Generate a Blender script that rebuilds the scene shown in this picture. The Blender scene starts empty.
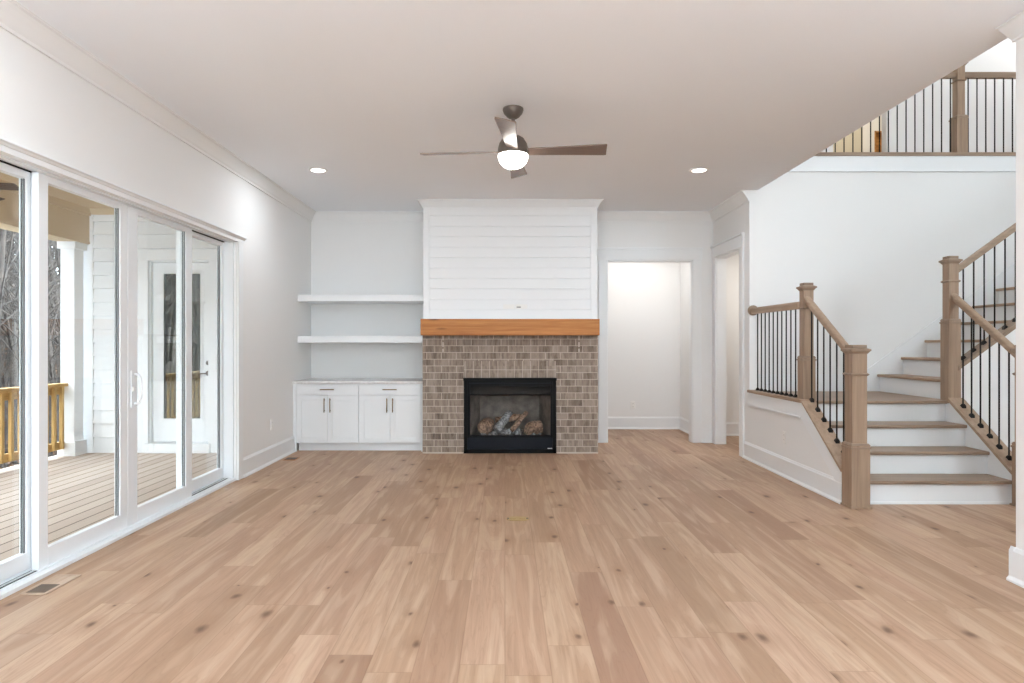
import bpy, bmesh, math, random
from mathutils import Vector, Matrix

sc = bpy.context.scene
COL = sc.collection
PI = math.pi

# ------------------------------------------------------------------ camera, world, lights, exposure
F = 640.0                      # focal length in pixels of the 1024 wide frame
CX, CY, EYE = 505.0, 344.0, 1.309
cam = bpy.data.cameras.new('camera')
cam.sensor_fit = 'HORIZONTAL'
cam.sensor_width = 36.0
cam.lens = F * 36.0 / 1024.0
cam.shift_x = (512.0 - CX) / 1024.0
cam.shift_y = (CY - 341.5) / 1024.0
cam.clip_end = 200
cam_o = bpy.data.objects.new('camera', cam)
cam_o.location = (0, 0, EYE)
cam_o.rotation_euler = (PI / 2, 0, 0)
COL.objects.link(cam_o)
sc.camera = cam_o

world = bpy.data.worlds.new('world')
sc.world = world
world.use_nodes = True
wn = world.node_tree
bg = wn.nodes['Background']
bg.inputs['Color'].default_value = (0.79, 0.90, 1.0, 1)
bg.inputs['Strength'].default_value = 16.0

vs = sc.view_settings
vs.view_transform = 'Standard'
vs.look = 'None'
vs.gamma = 1.0
vs.use_curve_mapping = False
vs.exposure = 0.24
try:
    sc.cycles.use_denoising = True
    sc.cycles.max_bounces = 12
    sc.cycles.diffuse_bounces = 7
    sc.cycles.transparent_max_bounces = 16
    sc.cycles.sample_clamp_indirect = 8.0
    sc.cycles.caustics_reflective = False
    sc.cycles.caustics_refractive = False
except Exception:
    pass


def lamp(name, loc, power, size=0.16, color=(1.0, 0.93, 0.86), rot=(0, 0, 0), spread=PI):
    l = bpy.data.lights.new(name, 'AREA')
    l.shape = 'DISK'
    l.size = size
    l.energy = power
    l.color = color
    l.spread = spread
    o = bpy.data.objects.new(name, l)
    o.location = loc
    o.rotation_euler = rot
    COL.objects.link(o)
    return o


def rect_fill_light(name, loc, rot, sx, sy, power, color=(0.9, 0.95, 1.0)):  # rectangular area light, used for the added ceiling fill
    l = bpy.data.lights.new(name, 'AREA')
    l.shape = 'RECTANGLE'
    l.size, l.size_y = sx, sy
    l.energy = power
    l.color = color
    o = bpy.data.objects.new(name, l)
    o.location = loc
    o.rotation_euler = rot
    COL.objects.link(o)
    return o


CAN = 10.0
WARM = (0.88, 0.945, 1.0)
CAN_SPOTS = [(-1.87, 6.40), (1.94, 6.40)]
for cx_, cy_ in CAN_SPOTS + [(-1.87, 2.6), (1.94, 2.6), (-1.87, -0.8), (1.94, -0.8), (0.0, -0.8),
                             (-1.87, -3.2), (1.94, -3.2)]:  # spots outside CAN_SPOTS are unseen, added to fill the room
    lamp('can_lamp', (cx_, cy_, 3.035), CAN if cy_ > 1 else CAN * 0.4, color=WARM)
# unseen fill points added behind the camera: they light ceiling and floor alike
for px_ in (-1.3, 0.1, 1.5):
    pl_ = bpy.data.lights.new('fill_point', 'POINT')
    pl_.energy = 14
    pl_.color = WARM
    pl_.shadow_soft_size = 0.15
    po_ = bpy.data.objects.new('fill_point', pl_)
    po_.location = (px_, -1.3, 2.0)
    COL.objects.link(po_)
# unseen uplights added behind the camera like a bounced flash, washing the ceiling
for ux_, uy_ in ((-1.4, -0.9), (1.4, -0.9), (0.0, -3.0)):
    rect_fill_light('bounce_fill', (ux_, uy_, 2.0), (PI, 0, 0), 1.4, 0.5, 86, (0.76, 0.89, 1.0))
# unseen lights added to brighten the stairwell and halls
ch_ = bpy.data.lights.new('stairwell_fill_point', 'POINT')
ch_.energy = 23
ch_.color = (1.0, 0.965, 0.925)
ch_.shadow_soft_size = 0.25
cho_ = bpy.data.objects.new('stairwell_fill_point', ch_)
cho_.location = (5.7, 4.0, 5.1)
COL.objects.link(cho_)
lamp('stairwell_fill_disc', (4.0, 3.0, 6.15), 7, 0.5, color=(1.0, 0.965, 0.925))
lamp('upper_hall_lamp', (4.4, 8.0, 6.15), 17, 0.3, color=(1.0, 0.97, 0.94))
lamp('upper_hall_lamp', (7.2, 8.0, 6.15), 17, 0.3, color=(1.0, 0.97, 0.94))
lamp('upper_room_lamp', (5.6, 10.0, 6.1), 26, 0.3, color=(1.0, 0.97, 0.93))
lamp('hall_lamp', (1.9, 9.0, 2.95), 12, 0.16, color=(1.0, 0.96, 0.93))
lamp('passage_lamp', (3.6, 8.2, 2.72), 15, 0.16, color=(1.0, 0.93, 0.86))


# ------------------------------------------------------------------ helpers
def lin(c):
    out = []
    for v in c:
        v = v / 255.0
        out.append(v / 12.92 if v <= 0.04045 else ((v + 0.055) / 1.055) ** 2.4)
    return tuple(out) + (1.0,)


class NG:
    """tiny node-graph builder"""
    def __init__(self, name):
        self.m = bpy.data.materials.new(name)
        self.m.use_nodes = True
        self.t = self.m.node_tree
        self.b = self.t.nodes['Principled BSDF']
        self.out = self.t.nodes['Material Output']

    def n(self, kind, **kw):
        nd = self.t.nodes.new(kind)
        for k, v in kw.items():
            setattr(nd, k, v)
        return nd

    def put(self, sock, v):
        if isinstance(v, bpy.types.NodeSocket):
            self.t.links.new(v, sock)
        elif v is not None:
            sock.default_value = v

    def math(self, op, a, b=None, c=None):
        nd = self.n('ShaderNodeMath', operation=op)
        for i, v in enumerate((a, b, c)):
            if v is not None:
                self.put(nd.inputs[i], v)
        return nd.outputs[0]

    def comb(self, x, y, z):
        nd = self.n('ShaderNodeCombineXYZ')
        for i, v in enumerate((x, y, z)):
            self.put(nd.inputs[i], v)
        return nd.outputs[0]

    def pos(self):
        g = self.n('ShaderNodeNewGeometry')
        s = self.n('ShaderNodeSeparateXYZ')
        self.t.links.new(g.outputs['Position'], s.inputs[0])
        return s.outputs

    def obj(self):
        g = self.n('ShaderNodeTexCoord')
        s = self.n('ShaderNodeSeparateXYZ')
        self.t.links.new(g.outputs['Object'], s.inputs[0])
        return s.outputs

    def noise(self, vec, scale=1.0, detail=4.0, rough=0.55, dist=0.0):
        nd = self.n('ShaderNodeTexNoise')
        self.put(nd.inputs['Vector'], vec)
        nd.inputs['Scale'].default_value = scale
        nd.inputs['Detail'].default_value = detail
        nd.inputs['Roughness'].default_value = rough
        nd.inputs['Distortion'].default_value = dist
        return nd.outputs['Fac']

    def ramp(self, fac, stops, interp='LINEAR'):
        nd = self.n('ShaderNodeValToRGB')
        cr = nd.color_ramp
        cr.interpolation = interp
        while len(cr.elements) < len(stops):
            cr.elements.new(0.5)
        for e, (p, c) in zip(cr.elements, stops):
            e.position = p
            e.color = c if len(c) == 4 else tuple(c) + (1.0,)
        self.put(nd.inputs[0], fac)
        return nd.outputs[0]

    def mix(self, fac, a, b, mode='MIX'):
        nd = self.n('ShaderNodeMix', data_type='RGBA', blend_type=mode)
        self.put(nd.inputs['Factor'], fac)
        self.put(nd.inputs[6], a)
        self.put(nd.inputs[7], b)
        return nd.outputs[2]

    def set(self, color=None, rough=None, metal=None, spec=None):
        if color is not None:
            self.put(self.b.inputs['Base Color'], color)
        if rough is not None:
            self.put(self.b.inputs['Roughness'], rough)
        if metal is not None:
            self.put(self.b.inputs['Metallic'], metal)
        if spec is not None:
            self.put(self.b.inputs['Specular IOR Level'], spec)
        return self

    def bump(self, height, strength=0.2, dist=0.01):
        nd = self.n('ShaderNodeBump')
        nd.inputs['Strength'].default_value = strength
        nd.inputs['Distance'].default_value = dist
        self.put(nd.inputs['Height'], height)
        self.t.links.new(nd.outputs[0], self.b.inputs['Normal'])


def paint(name, rgb, rough=0.6, spec=0.3, tex=0.0):
    g = NG(name)
    g.set(lin(rgb), rough, 0.0, spec)
    if tex:
        p = g.pos()
        g.bump(g.noise(g.comb(p[0], p[1], p[2]), 160, 2), tex, 0.002)
    return g.m


def metal(name, rgb, rough=0.35, met=1.0):
    g = NG(name)
    p = g.obj()
    v = g.noise(g.comb(p[0], p[1], p[2]), 40, 3)
    g.set(lin(rgb), g.math('MULTIPLY_ADD', v, 0.12, rough - 0.06), met)
    return g.m


def glow(name, rgb, strength):
    g = NG(name)
    g.set(lin(rgb), 0.4)
    g.b.inputs['Emission Color'].default_value = lin(rgb)
    g.b.inputs['Emission Strength'].default_value = strength
    return g.m


def glass(name, tint=(1, 1, 1), rough=0.0, ior=1.45, base=0.0):
    g = NG(name)
    tr = g.n('ShaderNodeBsdfTransparent')
    tr.inputs[0].default_value = tuple(tint) + (1,)
    gl = g.n('ShaderNodeBsdfGlossy')
    gl.inputs['Roughness'].default_value = rough
    fr = g.n('ShaderNodeFresnel')
    geo = g.n('ShaderNodeNewGeometry')
    # the same reflectance from both sides of a thin pane
    g.put(fr.inputs[0], g.math('ADD', g.math('MULTIPLY', geo.outputs['Backfacing'], 1.0 / ior - ior), ior))
    fac = g.math('ADD', fr.outputs[0], base)
    mx = g.n('ShaderNodeMixShader')
    g.t.links.new(fac, mx.inputs[0])
    g.t.links.new(tr.outputs[0], mx.inputs[1])
    g.t.links.new(gl.outputs[0], mx.inputs[2])
    g.t.links.new(mx.outputs[0], g.out.inputs[0])
    return g.m


def wood(name, a, b, along='y', scale=1.0, rough=0.5, knots=False, contrast=1.0):
    """long-grain wood, grain running along the given axis"""
    g = NG(name)
    p = g.pos()
    lo, hi = 1.6 * scale, 34.0 * scale
    k = {'x': (lo, hi, hi), 'y': (hi, lo, hi), 'z': (hi, hi, lo)}[along]
    v = g.comb(g.math('MULTIPLY', p[0], k[0]), g.math('MULTIPLY', p[1], k[1]), g.math('MULTIPLY', p[2], k[2]))
    n1 = g.noise(v, 1.0, 6, 0.6, 0.5)
    k2 = {'x': (.8, 9, 9), 'y': (9, .8, 9), 'z': (9, 9, .8)}[along]
    v2 = g.comb(g.math('MULTIPLY', p[0], k2[0]), g.math('MULTIPLY', p[1], k2[1]), g.math('MULTIPLY', p[2], k2[2]))
    n2 = g.noise(v2, 1.2, 3, 0.5, 1.2)
    f = g.math('ADD', g.math('MULTIPLY', n1, 0.65), g.math('MULTIPLY', n2, 0.35))
    w = 0.17 / contrast
    c = g.ramp(f, [(0.5 - w, lin(a)), (0.5 + w, lin(b))])
    if knots:
        vor = g.n('ShaderNodeTexVoronoi')
        kk = {'x': (1.1, 5, 5), 'y': (5, 1.1, 5), 'z': (5, 5, 1.1)}[along]
        g.put(vor.inputs['Vector'], g.comb(g.math('MULTIPLY', p[0], kk[0]), g.math('MULTIPLY', p[1], kk[1]), g.math('MULTIPLY', p[2], kk[2])))
        vor.inputs['Scale'].default_value = 1.6
        kf = g.ramp(vor.outputs['Distance'], [(0.06, (1, 1, 1)), (0.17, (0, 0, 0))])
        c = g.mix(g.math('MULTIPLY', kf, 0.8), c, lin((70, 40, 18)))
    g.set(c, rough, 0, 0.35)
    g.bump(n1, 0.12, 0.003)
    return g.m


def oak_floor():
    g = NG('oak_plank_floor')
    p = g.pos()
    W = 0.185
    xr = g.math('DIVIDE', p[0], W)
    row = g.math('FLOOR', xr)
    fx = g.math('FRACT', xr)
    wn1 = g.n('ShaderNodeTexWhiteNoise', noise_dimensions='1D')
    g.put(wn1.inputs['W'], row)
    off = g.math('MULTIPLY', wn1.outputs['Value'], 7.31)
    yl = g.math('ADD', g.math('DIVIDE', p[1], 1.45), off)
    pl = g.math('FLOOR', yl)
    fy = g.math('FRACT', yl)
    wn2 = g.n('ShaderNodeTexWhiteNoise', noise_dimensions='3D')
    g.put(wn2.inputs['Vector'], g.comb(row, pl, 3.7))
    val = wn2.outputs['Value']
    sep = g.n('ShaderNodeSeparateColor')
    g.t.links.new(wn2.outputs['Color'], sep.inputs[0])
    base = g.ramp(val, [(0.0, lin((140, 108, 84))), (0.10, lin((158, 127, 101))), (0.4, lin((170, 139, 112))),
                        (0.7, lin((178, 147, 120))), (1.0, lin((192, 162, 136)))])
    pink = g.mix(g.math('MULTIPLY', sep.outputs[1], 0.35), base, lin((180, 142, 122)))
    idz = g.math('MULTIPLY', val, 91.0)
    # fine grain
    n1 = g.noise(g.comb(g.math('MULTIPLY', p[0], 46), g.math('MULTIPLY', p[1], 1.7), idz), 1.0, 6, 0.62, 0.4)
    # broad cathedral figure
    n2 = g.noise(g.comb(g.math('MULTIPLY', p[0], 9), g.math('MULTIPLY', p[1], 0.75), idz), 1.0, 3, 0.5, 1.6)
    rings = g.math('ABSOLUTE', g.math('SINE', g.math('MULTIPLY', n2, 30.0)))
    c = g.mix(g.math('MULTIPLY', g.ramp(n1, [(0.36, (1, 1, 1)), (0.62, (0, 0, 0))]), 0.42), pink, lin((142, 108, 83)))
    c = g.mix(g.math('MULTIPLY', g.ramp(rings, [(0.0, (1, 1, 1)), (0.5, (0, 0, 0))]), 0.22), c, lin((130, 96, 72)))
    c = g.mix(g.math('MULTIPLY', g.ramp(n2, [(0.48, (0, 0, 0)), (0.66, (1, 1, 1))]), 0.36), c, lin((206, 180, 154)))
    # knots
    vor = g.n('ShaderNodeTexVoronoi', voronoi_dimensions='2D')
    wob = g.noise(g.comb(g.math('MULTIPLY', p[0], 14), g.math('MULTIPLY', p[1], 8), idz), 1.0, 3)
    g.put(vor.inputs['Vector'], g.comb(g.math('MULTIPLY_ADD', wob, 0.10, g.math('MULTIPLY_ADD', p[0], 3.4, g.math('MULTIPLY', idz, 5.13))),
                                       g.math('MULTIPLY_ADD', wob, 0.10, g.math('MULTIPLY_ADD', p[1], 1.9, g.math('MULTIPLY', idz, 3.71))), 0.0))
    vor.inputs['Scale'].default_value = 1.0
    seps = g.n('ShaderNodeSeparateColor')
    g.t.links.new(vor.outputs['Color'], seps.inputs[0])
    keep = g.ramp(seps.outputs[0], [(0.46, (0, 0, 0)), (0.50, (1, 1, 1))])
    sz = g.math('MULTIPLY_ADD', seps.outputs[1], 0.09, 0.03)
    kd = g.math('DIVIDE', vor.outputs['Distance'], sz)
    core = g.ramp(kd, [(0.2, (1, 1, 1)), (1.0, (0, 0, 0))])
    halo = g.ramp(g.math('MULTIPLY', kd, 0.3), [(0.1, (1, 1, 1)), (0.95, (0, 0, 0))])
    c = g.mix(g.math('MULTIPLY', g.math('MULTIPLY', halo, keep), 0.36), c, lin((136, 96, 68)))
    c = g.mix(g.math('MULTIPLY', g.math('MULTIPLY', core, keep), 0.80), c, lin((86, 56, 36)))
    # seams
    ex = g.math('MINIMUM', fx, g.math('SUBTRACT', 1.0, fx))
    ey = g.math('MULTIPLY', g.math('MINIMUM', fy, g.math('SUBTRACT', 1.0, fy)), 1.45 / W)
    e = g.math('MINIMUM', ex, ey)
    seam = g.ramp(e, [(0.006, (1, 1, 1)), (0.016, (0, 0, 0))])
    c = g.mix(g.math('MULTIPLY', seam, 0.34), c, lin((112, 78, 54)))
    g.set(c, g.math('MULTIPLY_ADD', n1, 0.15, 0.40), 0, 0.35)
    g.bump(g.math('SUBTRACT', g.math('MULTIPLY', n1, 0.3), seam), 0.12, 0.002)
    return g.m


def brick(name, vertical=False):
    g = NG(name)
    p = g.pos()
    u = g.math('ADD', p[0], g.math('MULTIPLY', p[1], 0.97))
    if vertical:
        vec = g.comb(p[2], u, 0)
    else:
        vec = g.comb(u, p[2], 0)
    bt = g.n('ShaderNodeTexBrick')
    bt.offset = 0.0 if vertical else 0.5
    g.put(bt.inputs['Vector'], vec)
    bt.inputs['Scale'].default_value = 1.0
    bt.inputs['Mortar Size'].default_value = 0.0036
    bt.inputs['Mortar Smooth'].default_value = 0.3
    bt.inputs['Brick Width'].default_value = 0.178 if not vertical else 0.5
    bt.inputs['Row Height'].default_value = 0.0805 if not vertical else 0.098
    bt.inputs['Color1'].default_value = (0, 0, 0, 1)
    bt.inputs['Color2'].default_value = (1, 1, 1, 1)
    bt.inputs['Mortar'].default_value = (0.5, 0.5, 0.5, 1)
    wob = g.noise(g.comb(g.math('MULTIPLY', p[0], 26), p[1], g.math('MULTIPLY', p[2], 26)), 1.0, 2)
    # vertical scorched streaks
    st = g.noise(g.comb(g.math('MULTIPLY', u, 34), 2.0, g.math('MULTIPLY', p[2], 9)), 1.0, 5, 0.6, 0.6)
    rowid = g.math('FLOOR', g.math('DIVIDE', p[2], 0.0805))
    st2 = g.noise(g.comb(g.math('MULTIPLY', u, 17), g.math('MULTIPLY', rowid, 3.17), 0.0), 1.0, 3, 0.6)
    f = g.math('ADD', g.math('MULTIPLY', st, 0.45), g.math('MULTIPLY', st2, 0.55))
    base = g.mix(bt.outputs['Color'], lin((116, 102, 92)), lin((178, 163, 150)))
    c = g.ramp(f, [(0.34, lin((76, 65, 57))), (0.43, lin((116, 102, 91))), (0.53, lin((148, 134, 122))), (0.70, lin((174, 162, 150)))])
    c = g.mix(0.66, base, c)
    c = g.mix(bt.outputs['Fac'], c, lin((196, 183, 170)))
    g.set(c, 0.85, 0, 0.2)
    g.bump(g.math('SUBTRACT', g.math('MULTIPLY', f, 0.3), bt.outputs['Fac']), 0.5, 0.004)
    return g.m


M = {}
M['wall'] = paint('white_wall_paint', (235, 235, 234), 0.75, 0.2)
M['ceil'] = paint('flat_ceiling_paint', (242, 245, 249), 0.9, 0.1)
M['trim'] = paint('white_trim_enamel', (234, 236, 237), 0.35, 0.4)
M['cab'] = paint('white_cabinet_lacquer', (228, 230, 231), 0.35, 0.4)
M['quartz'] = NG('pale_quartz')
_p = M['quartz'].pos()
M['quartz'].set(M['quartz'].ramp(M['quartz'].noise(M['quartz'].comb(_p[0], _p[1], _p[2]), 30, 5), [(0.3, lin((205, 203, 200))), (0.7, lin((228, 227, 225)))]), 0.2)
M['quartz'] = M['quartz'].m
M['vinyl'] = paint('white_vinyl', (234, 238, 241), 0.3, 0.4)
M['floor'] = oak_floor()
M['brick'] = brick('mottled_brick')
M['soldier'] = brick('soldier_brick', True)
M['mortar'] = paint('pale_line_paint', (200, 190, 178), 0.9, 0.1)
M['mantel'] = wood('honey_cedar', (164, 100, 46), (200, 138, 76), 'x', 1.0, 0.5, True)
M['oakz'] = wood('stained_oak_upright', (136, 113, 94), (170, 145, 123), 'z', 1.0, 0.5)
M['oakx'] = wood('stained_oak_crosswise', (132, 111, 94), (164, 142, 122), 'x', 1.0, 0.45)
M['oaky'] = wood('stained_oak_lengthwise', (146, 122, 102), (178, 153, 131), 'y', 1.0, 0.5)
M['iron'] = metal('matte_black_iron', (30, 28, 27), 0.55, 0.6)
M['black'] = paint('black_powder_coat', (10, 10, 11), 0.5, 0.12)
M['blackpanel'] = paint('dark_fire_panel', (16, 20, 28), 0.4, 0.15)
M['liner'] = NG('smoked_firebrick_liner')
_p = M['liner'].pos()
M['liner'].set(M['liner'].ramp(M['liner'].noise(M['liner'].comb(_p[0], _p[1], _p[2]), 9, 4), [(0.3, lin((104, 97, 91))), (0.7, lin((146, 138, 130)))]), 0.9)
M['liner'] = M['liner'].m
M['steel'] = metal('brushed_steel', (200, 200, 200), 0.3)
M['bronze'] = metal('dark_bronze', (104, 94, 86), 0.45, 0.35)
M['brass'] = metal('aged_brass', (176, 150, 104), 0.5, 0.25)
M['pull'] = metal('champagne_bronze_pull', (142, 118, 88), 0.32)
M['blade'] = wood('weathered_oak_blade', (112, 96, 87), (134, 116, 106), 'x', 1.5, 0.24)
M['darkblade'] = wood('dark_walnut_blade', (62, 46, 34), (86, 66, 50), 'x', 1.5, 0.5)
M['bowl'] = glow('lit_opal_glass', (255, 250, 242), 9.0)
M['lens'] = glow('lit_downlight_lens', (255, 251, 245), 8.0)
M['glass'] = glass('clear_glazing', (0.97, 0.98, 0.97))
M['fireglass'] = glass('fireplace_glass', (0.95, 0.95, 0.95), 0.0, 1.16)
M['doorglass'] = glass('reflective_door_glass', (0.5, 0.55, 0.5), 0.0, 1.5, 0.30)
M['dark'] = paint('dark_gap', (38, 38, 40), 0.8, 0.1)
M['gasket'] = paint('grey_gasket', (120, 122, 124), 0.6)
M['plate'] = paint('white_plastic_plate', (236, 235, 232), 0.35, 0.4)
M['slot'] = paint('grey_slot', (120, 118, 115), 0.6)
M['tan'] = paint('beige_porch_ceiling', (198, 178, 148), 0.7, 0.2)
M['siding'] = paint('white_lap_siding', (226, 228, 230), 0.6, 0.25)
M['extrim'] = paint('white_exterior_trim', (230, 232, 234), 0.55, 0.3)
M['pine'] = wood('new_treated_pine', (176, 140, 84), (212, 178, 118), 'z', 1.0, 0.7)
M['piney'] = wood('new_treated_pine_rail', (170, 134, 80), (208, 172, 112), 'y', 1.0, 0.7)
M['beigewall'] = paint('beige_room_paint', (216, 205, 178), 0.8, 0.2)
M['creamwall'] = paint('cream_room_paint', (244, 238, 224), 0.8, 0.2)
M['amber'] = wood('amber_pine_boards', (176, 120, 58), (214, 160, 92), 'x', 1.0, 0.6)
M['bark'] = NG('grey_bark')
_p = M['bark'].pos()
M['bark'].set(M['bark'].ramp(M['bark'].noise(M['bark'].comb(M['bark'].math('MULTIPLY', _p[0], 14), M['bark'].math('MULTIPLY', _p[1], 14), M['bark'].math('MULTIPLY', _p[2], 3)), 1.0, 5),
              [(0.35, lin((24, 20, 17))), (0.65, lin((66, 58, 52)))]), 0.95)
M['bark'] = M['bark'].m
M['litter'] = NG('leaf_litter')
_p = M['litter'].pos()
M['litter'].set(M['litter'].ramp(M['litter'].noise(M['litter'].comb(_p[0], _p[1], _p[2]), 3.2, 8, 0.75),
                [(0.3, lin((20, 16, 13))), (0.48, lin((50, 39, 31))), (0.6, lin((66, 54, 45))), (0.75, lin((92, 80, 71)))]), 0.95)
M['litter'] = M['litter'].m
M['leaf'] = NG('dry_brown_leaves')
_p = M['leaf'].pos()
M['leaf'].set(M['leaf'].ramp(M['leaf'].noise(M['leaf'].comb(_p[0], _p[1], _p[2]), 8, 3), [(0.35, lin((66, 44, 30))), (0.65, lin((104, 76, 54)))]), 0.9)
M['leaf'] = M['leaf'].m
M['log'] = NG('ceramic_log_bark')
_p = M['log'].pos()
M['log'].set(M['log'].ramp(M['log'].noise(M['log'].comb(_p[0], _p[1], _p[2]), 34, 5), [(0.35, lin((96, 76, 62))), (0.65, lin((190, 156, 130)))]), 0.9)
M['log'].bump(M['log'].noise(M['log'].comb(_p[0], _p[1], _p[2]), 50, 3), 0.6, 0.01)
M['log'] = M['log'].m
M['ember'] = NG('grey_ember_chunks')
_p = M['ember'].pos()
M['ember'].set(M['ember'].ramp(M['ember'].noise(M['ember'].comb(_p[0], _p[1], _p[2]), 40, 4), [(0.35, lin((92, 92, 94))), (0.65, lin((176, 174, 172)))]), 0.95)
M['ember'] = M['ember'].m
M['vent'] = wood('pale_oak_vent', (176, 150, 128), (206, 184, 164), 'y', 1.0, 0.5)
M['ventgrille'] = paint('taupe_louvres', (112, 98, 86), 0.5)

g = NG('porch_deck_boards')
p = g.pos()
bx_ = g.math('DIVIDE', p[0], 0.14)
fx_ = g.math('FRACT', bx_)
wnz = g.n('ShaderNodeTexWhiteNoise', noise_dimensions='1D')
g.put(wnz.inputs['W'], g.math('FLOOR', bx_))
n1 = g.noise(g.comb(g.math('MULTIPLY', p[0], 40), g.math('MULTIPLY', p[1], 1.6), 0.0), 1.0, 5)
cc = g.mix(wnz.outputs['Value'], lin((178, 162, 150)), lin((198, 184, 173)))
cc = g.mix(g.math('MULTIPLY', n1, 0.35), cc, lin((168, 150, 136)))
ed = g.ramp(g.math('MINIMUM', fx_, g.math('SUBTRACT', 1.0, fx_)), [(0.03, (1, 1, 1)), (0.06, (0, 0, 0))])
cc = g.mix(ed, cc, lin((84, 72, 62)))
g.set(cc, 0.75, 0, 0.2)
g.bump(g.math('SUBTRACT', 0.0, ed), 0.4, 0.005)
M['deck'] = g.m

ORIGIN = {}


class MB:
    def __init__(self):
        self.v, self.f, self.s = [], [], []

    def add(self, vs_, fs, smooth=False):
        o = len(self.v)
        self.v += [tuple(v) for v in vs_]
        for f in fs:
            self.f.append(tuple(i + o for i in f))
            self.s.append(smooth)
        return self

    def box(self, x0, x1, y0, y1, z0, z1):
        x0, x1 = min(x0, x1), max(x0, x1)
        y0, y1 = min(y0, y1), max(y0, y1)
        z0, z1 = min(z0, z1), max(z0, z1)
        return self.add([(x0, y0, z0), (x1, y0, z0), (x1, y1, z0), (x0, y1, z0), (x0, y0, z1), (x1, y0, z1), (x1, y1, z1), (x0, y1, z1)],
                        [(0, 3, 2, 1), (4, 5, 6, 7), (0, 1, 5, 4), (1, 2, 6, 5), (2, 3, 7, 6), (3, 0, 4, 7)])

    def cbox(self, cx, cy, w, d, z0, z1):
        return self.box(cx - w / 2, cx + w / 2, cy - d / 2, cy + d / 2, z0, z1)

    def prism(self, pts, axis, a, b):
        n = len(pts)
        def P(q, t):
            return {'x': (t, q[0], q[1]), 'y': (q[0], t, q[1]), 'z': (q[0], q[1], t)}[axis]
        vs_ = [P(q, a) for q in pts] + [P(q, b) for q in pts]
        fs = [tuple(range(n))[::-1], tuple(range(n, 2 * n))] + [(i, (i + 1) % n, n + (i + 1) % n, n + i) for i in range(n)]
        return self.add(vs_, fs)

    def frustum(self, cx, cy, w0, w1, z0, z1):
        a, b = w0 / 2, w1 / 2
        return self.add([(cx - a, cy - a, z0), (cx + a, cy - a, z0), (cx + a, cy + a, z0), (cx - a, cy + a, z0),
                         (cx - b, cy - b, z1), (cx + b, cy - b, z1), (cx + b, cy + b, z1), (cx - b, cy + b, z1)],
                        [(0, 3, 2, 1), (4, 5, 6, 7), (0, 1, 5, 4), (1, 2, 6, 5), (2, 3, 7, 6), (3, 0, 4, 7)])

    def sweep(self, prof, a, b, side, up=(0, 0, 1)):
        """profile (u along side, v along up) swept straight from a to b"""
        a, b, side, up = Vector(a), Vector(b), Vector(side), Vector(up)
        n = len(prof)
        vs_ = [a + side * u + up * v for u, v in prof] + [b + side * u + up * v for u, v in prof]
        fs = [tuple(range(n))[::-1], tuple(range(n, 2 * n))] + [(i, (i + 1) % n, n + (i + 1) % n, n + i) for i in range(n)]
        return self.add(vs_, fs)

    def tube(self, pts, r, n=8, smooth=True, caps=True):
        pts = [Vector(p_) for p_ in pts]
        rs = r if isinstance(r, (list, tuple)) else [r] * len(pts)
        rings = []
        for i, p_ in enumerate(pts):
            d = (pts[min(i + 1, len(pts) - 1)] - pts[max(i - 1, 0)]).normalized()
            ref = Vector((0, 0, 1)) if abs(d.z) < 0.9 else Vector((1, 0, 0))
            u = d.cross(ref).normalized()
            w = d.cross(u).normalized()
            rings.append([p_ + (u * math.cos(2 * PI * k / n) + w * math.sin(2 * PI * k / n)) * rs[i] for k in range(n)])
        vs_ = [q for rg in rings for q in rg]
        fs = []
        for i in range(len(pts) - 1):
            for k in range(n):
                fs.append((i * n + k, i * n + (k + 1) % n, (i + 1) * n + (k + 1) % n, (i + 1) * n + k))
        self.add(vs_, fs, smooth)
        if caps:
            m = (len(pts) - 1) * n
            self.add(rings[0], [tuple(range(n))[::-1]])
            self.add(rings[-1], [tuple(range(n))])
        return self

    def lathe(self, prof, c, n=32, axis='z', smooth=True):
        vs_, fs = [], []
        for r, h in prof:
            for k in range(n):
                a, b = r * math.cos(2 * PI * k / n), r * math.sin(2 * PI * k / n)
                vs_.append({'z': (c[0] + a, c[1] + b, c[2] + h), 'x': (c[0] + h, c[1] + a, c[2] + b), 'y': (c[0] + a, c[1] + h, c[2] + b)}[axis])
        for i in range(len(prof) - 1):
            for k in range(n):
                fs.append((i * n + k, i * n + (k + 1) % n, (i + 1) * n + (k + 1) % n, (i + 1) * n + k))
        self.add(vs_, fs, smooth)
        if prof[0][0] > 1e-5:
            self.add(vs_[:n], [tuple(range(n))])
        if prof[-1][0] > 1e-5:
            self.add(vs_[-n:], [tuple(range(n))])
        return self

    def build(self, name, mat, parent=None, bevel=0.0, label=None, seg=2):
        xs, ys, zs = zip(*self.v)
        o0 = Vector(((min(xs) + max(xs)) / 2, (min(ys) + max(ys)) / 2, min(zs)))
        me = bpy.data.meshes.new(name)
        me.from_pydata([tuple(Vector(v) - o0) for v in self.v], [], self.f)
        for pl, s in zip(me.polygons, self.s):
            pl.use_smooth = s
        bm = bmesh.new()
        bm.from_mesh(me)
        bmesh.ops.remove_doubles(bm, verts=bm.verts, dist=1e-6)
        bmesh.ops.recalc_face_normals(bm, faces=bm.faces)
        bm.to_mesh(me)
        bm.free()
        me.materials.append(mat)
        o = bpy.data.objects.new(name, me)
        COL.objects.link(o)
        ORIGIN[o] = o0
        if parent is not None:
            o.parent = parent
            o.location = o0 - ORIGIN[parent]
        else:
            o.location = o0
        if bevel:
            b = o.modifiers.new('edge', 'BEVEL')
            b.width = bevel
            b.segments = seg
            b.limit_method = 'ANGLE'
        if label:
            o['label'] = label
        return o


def tag(o, label=None, cat=None, group=None, kind=None):
    if label:
        o['label'] = label
    if cat:
        o['category'] = cat
    if group:
        o['group'] = group
    if kind:
        o['kind'] = kind
    return o


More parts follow.
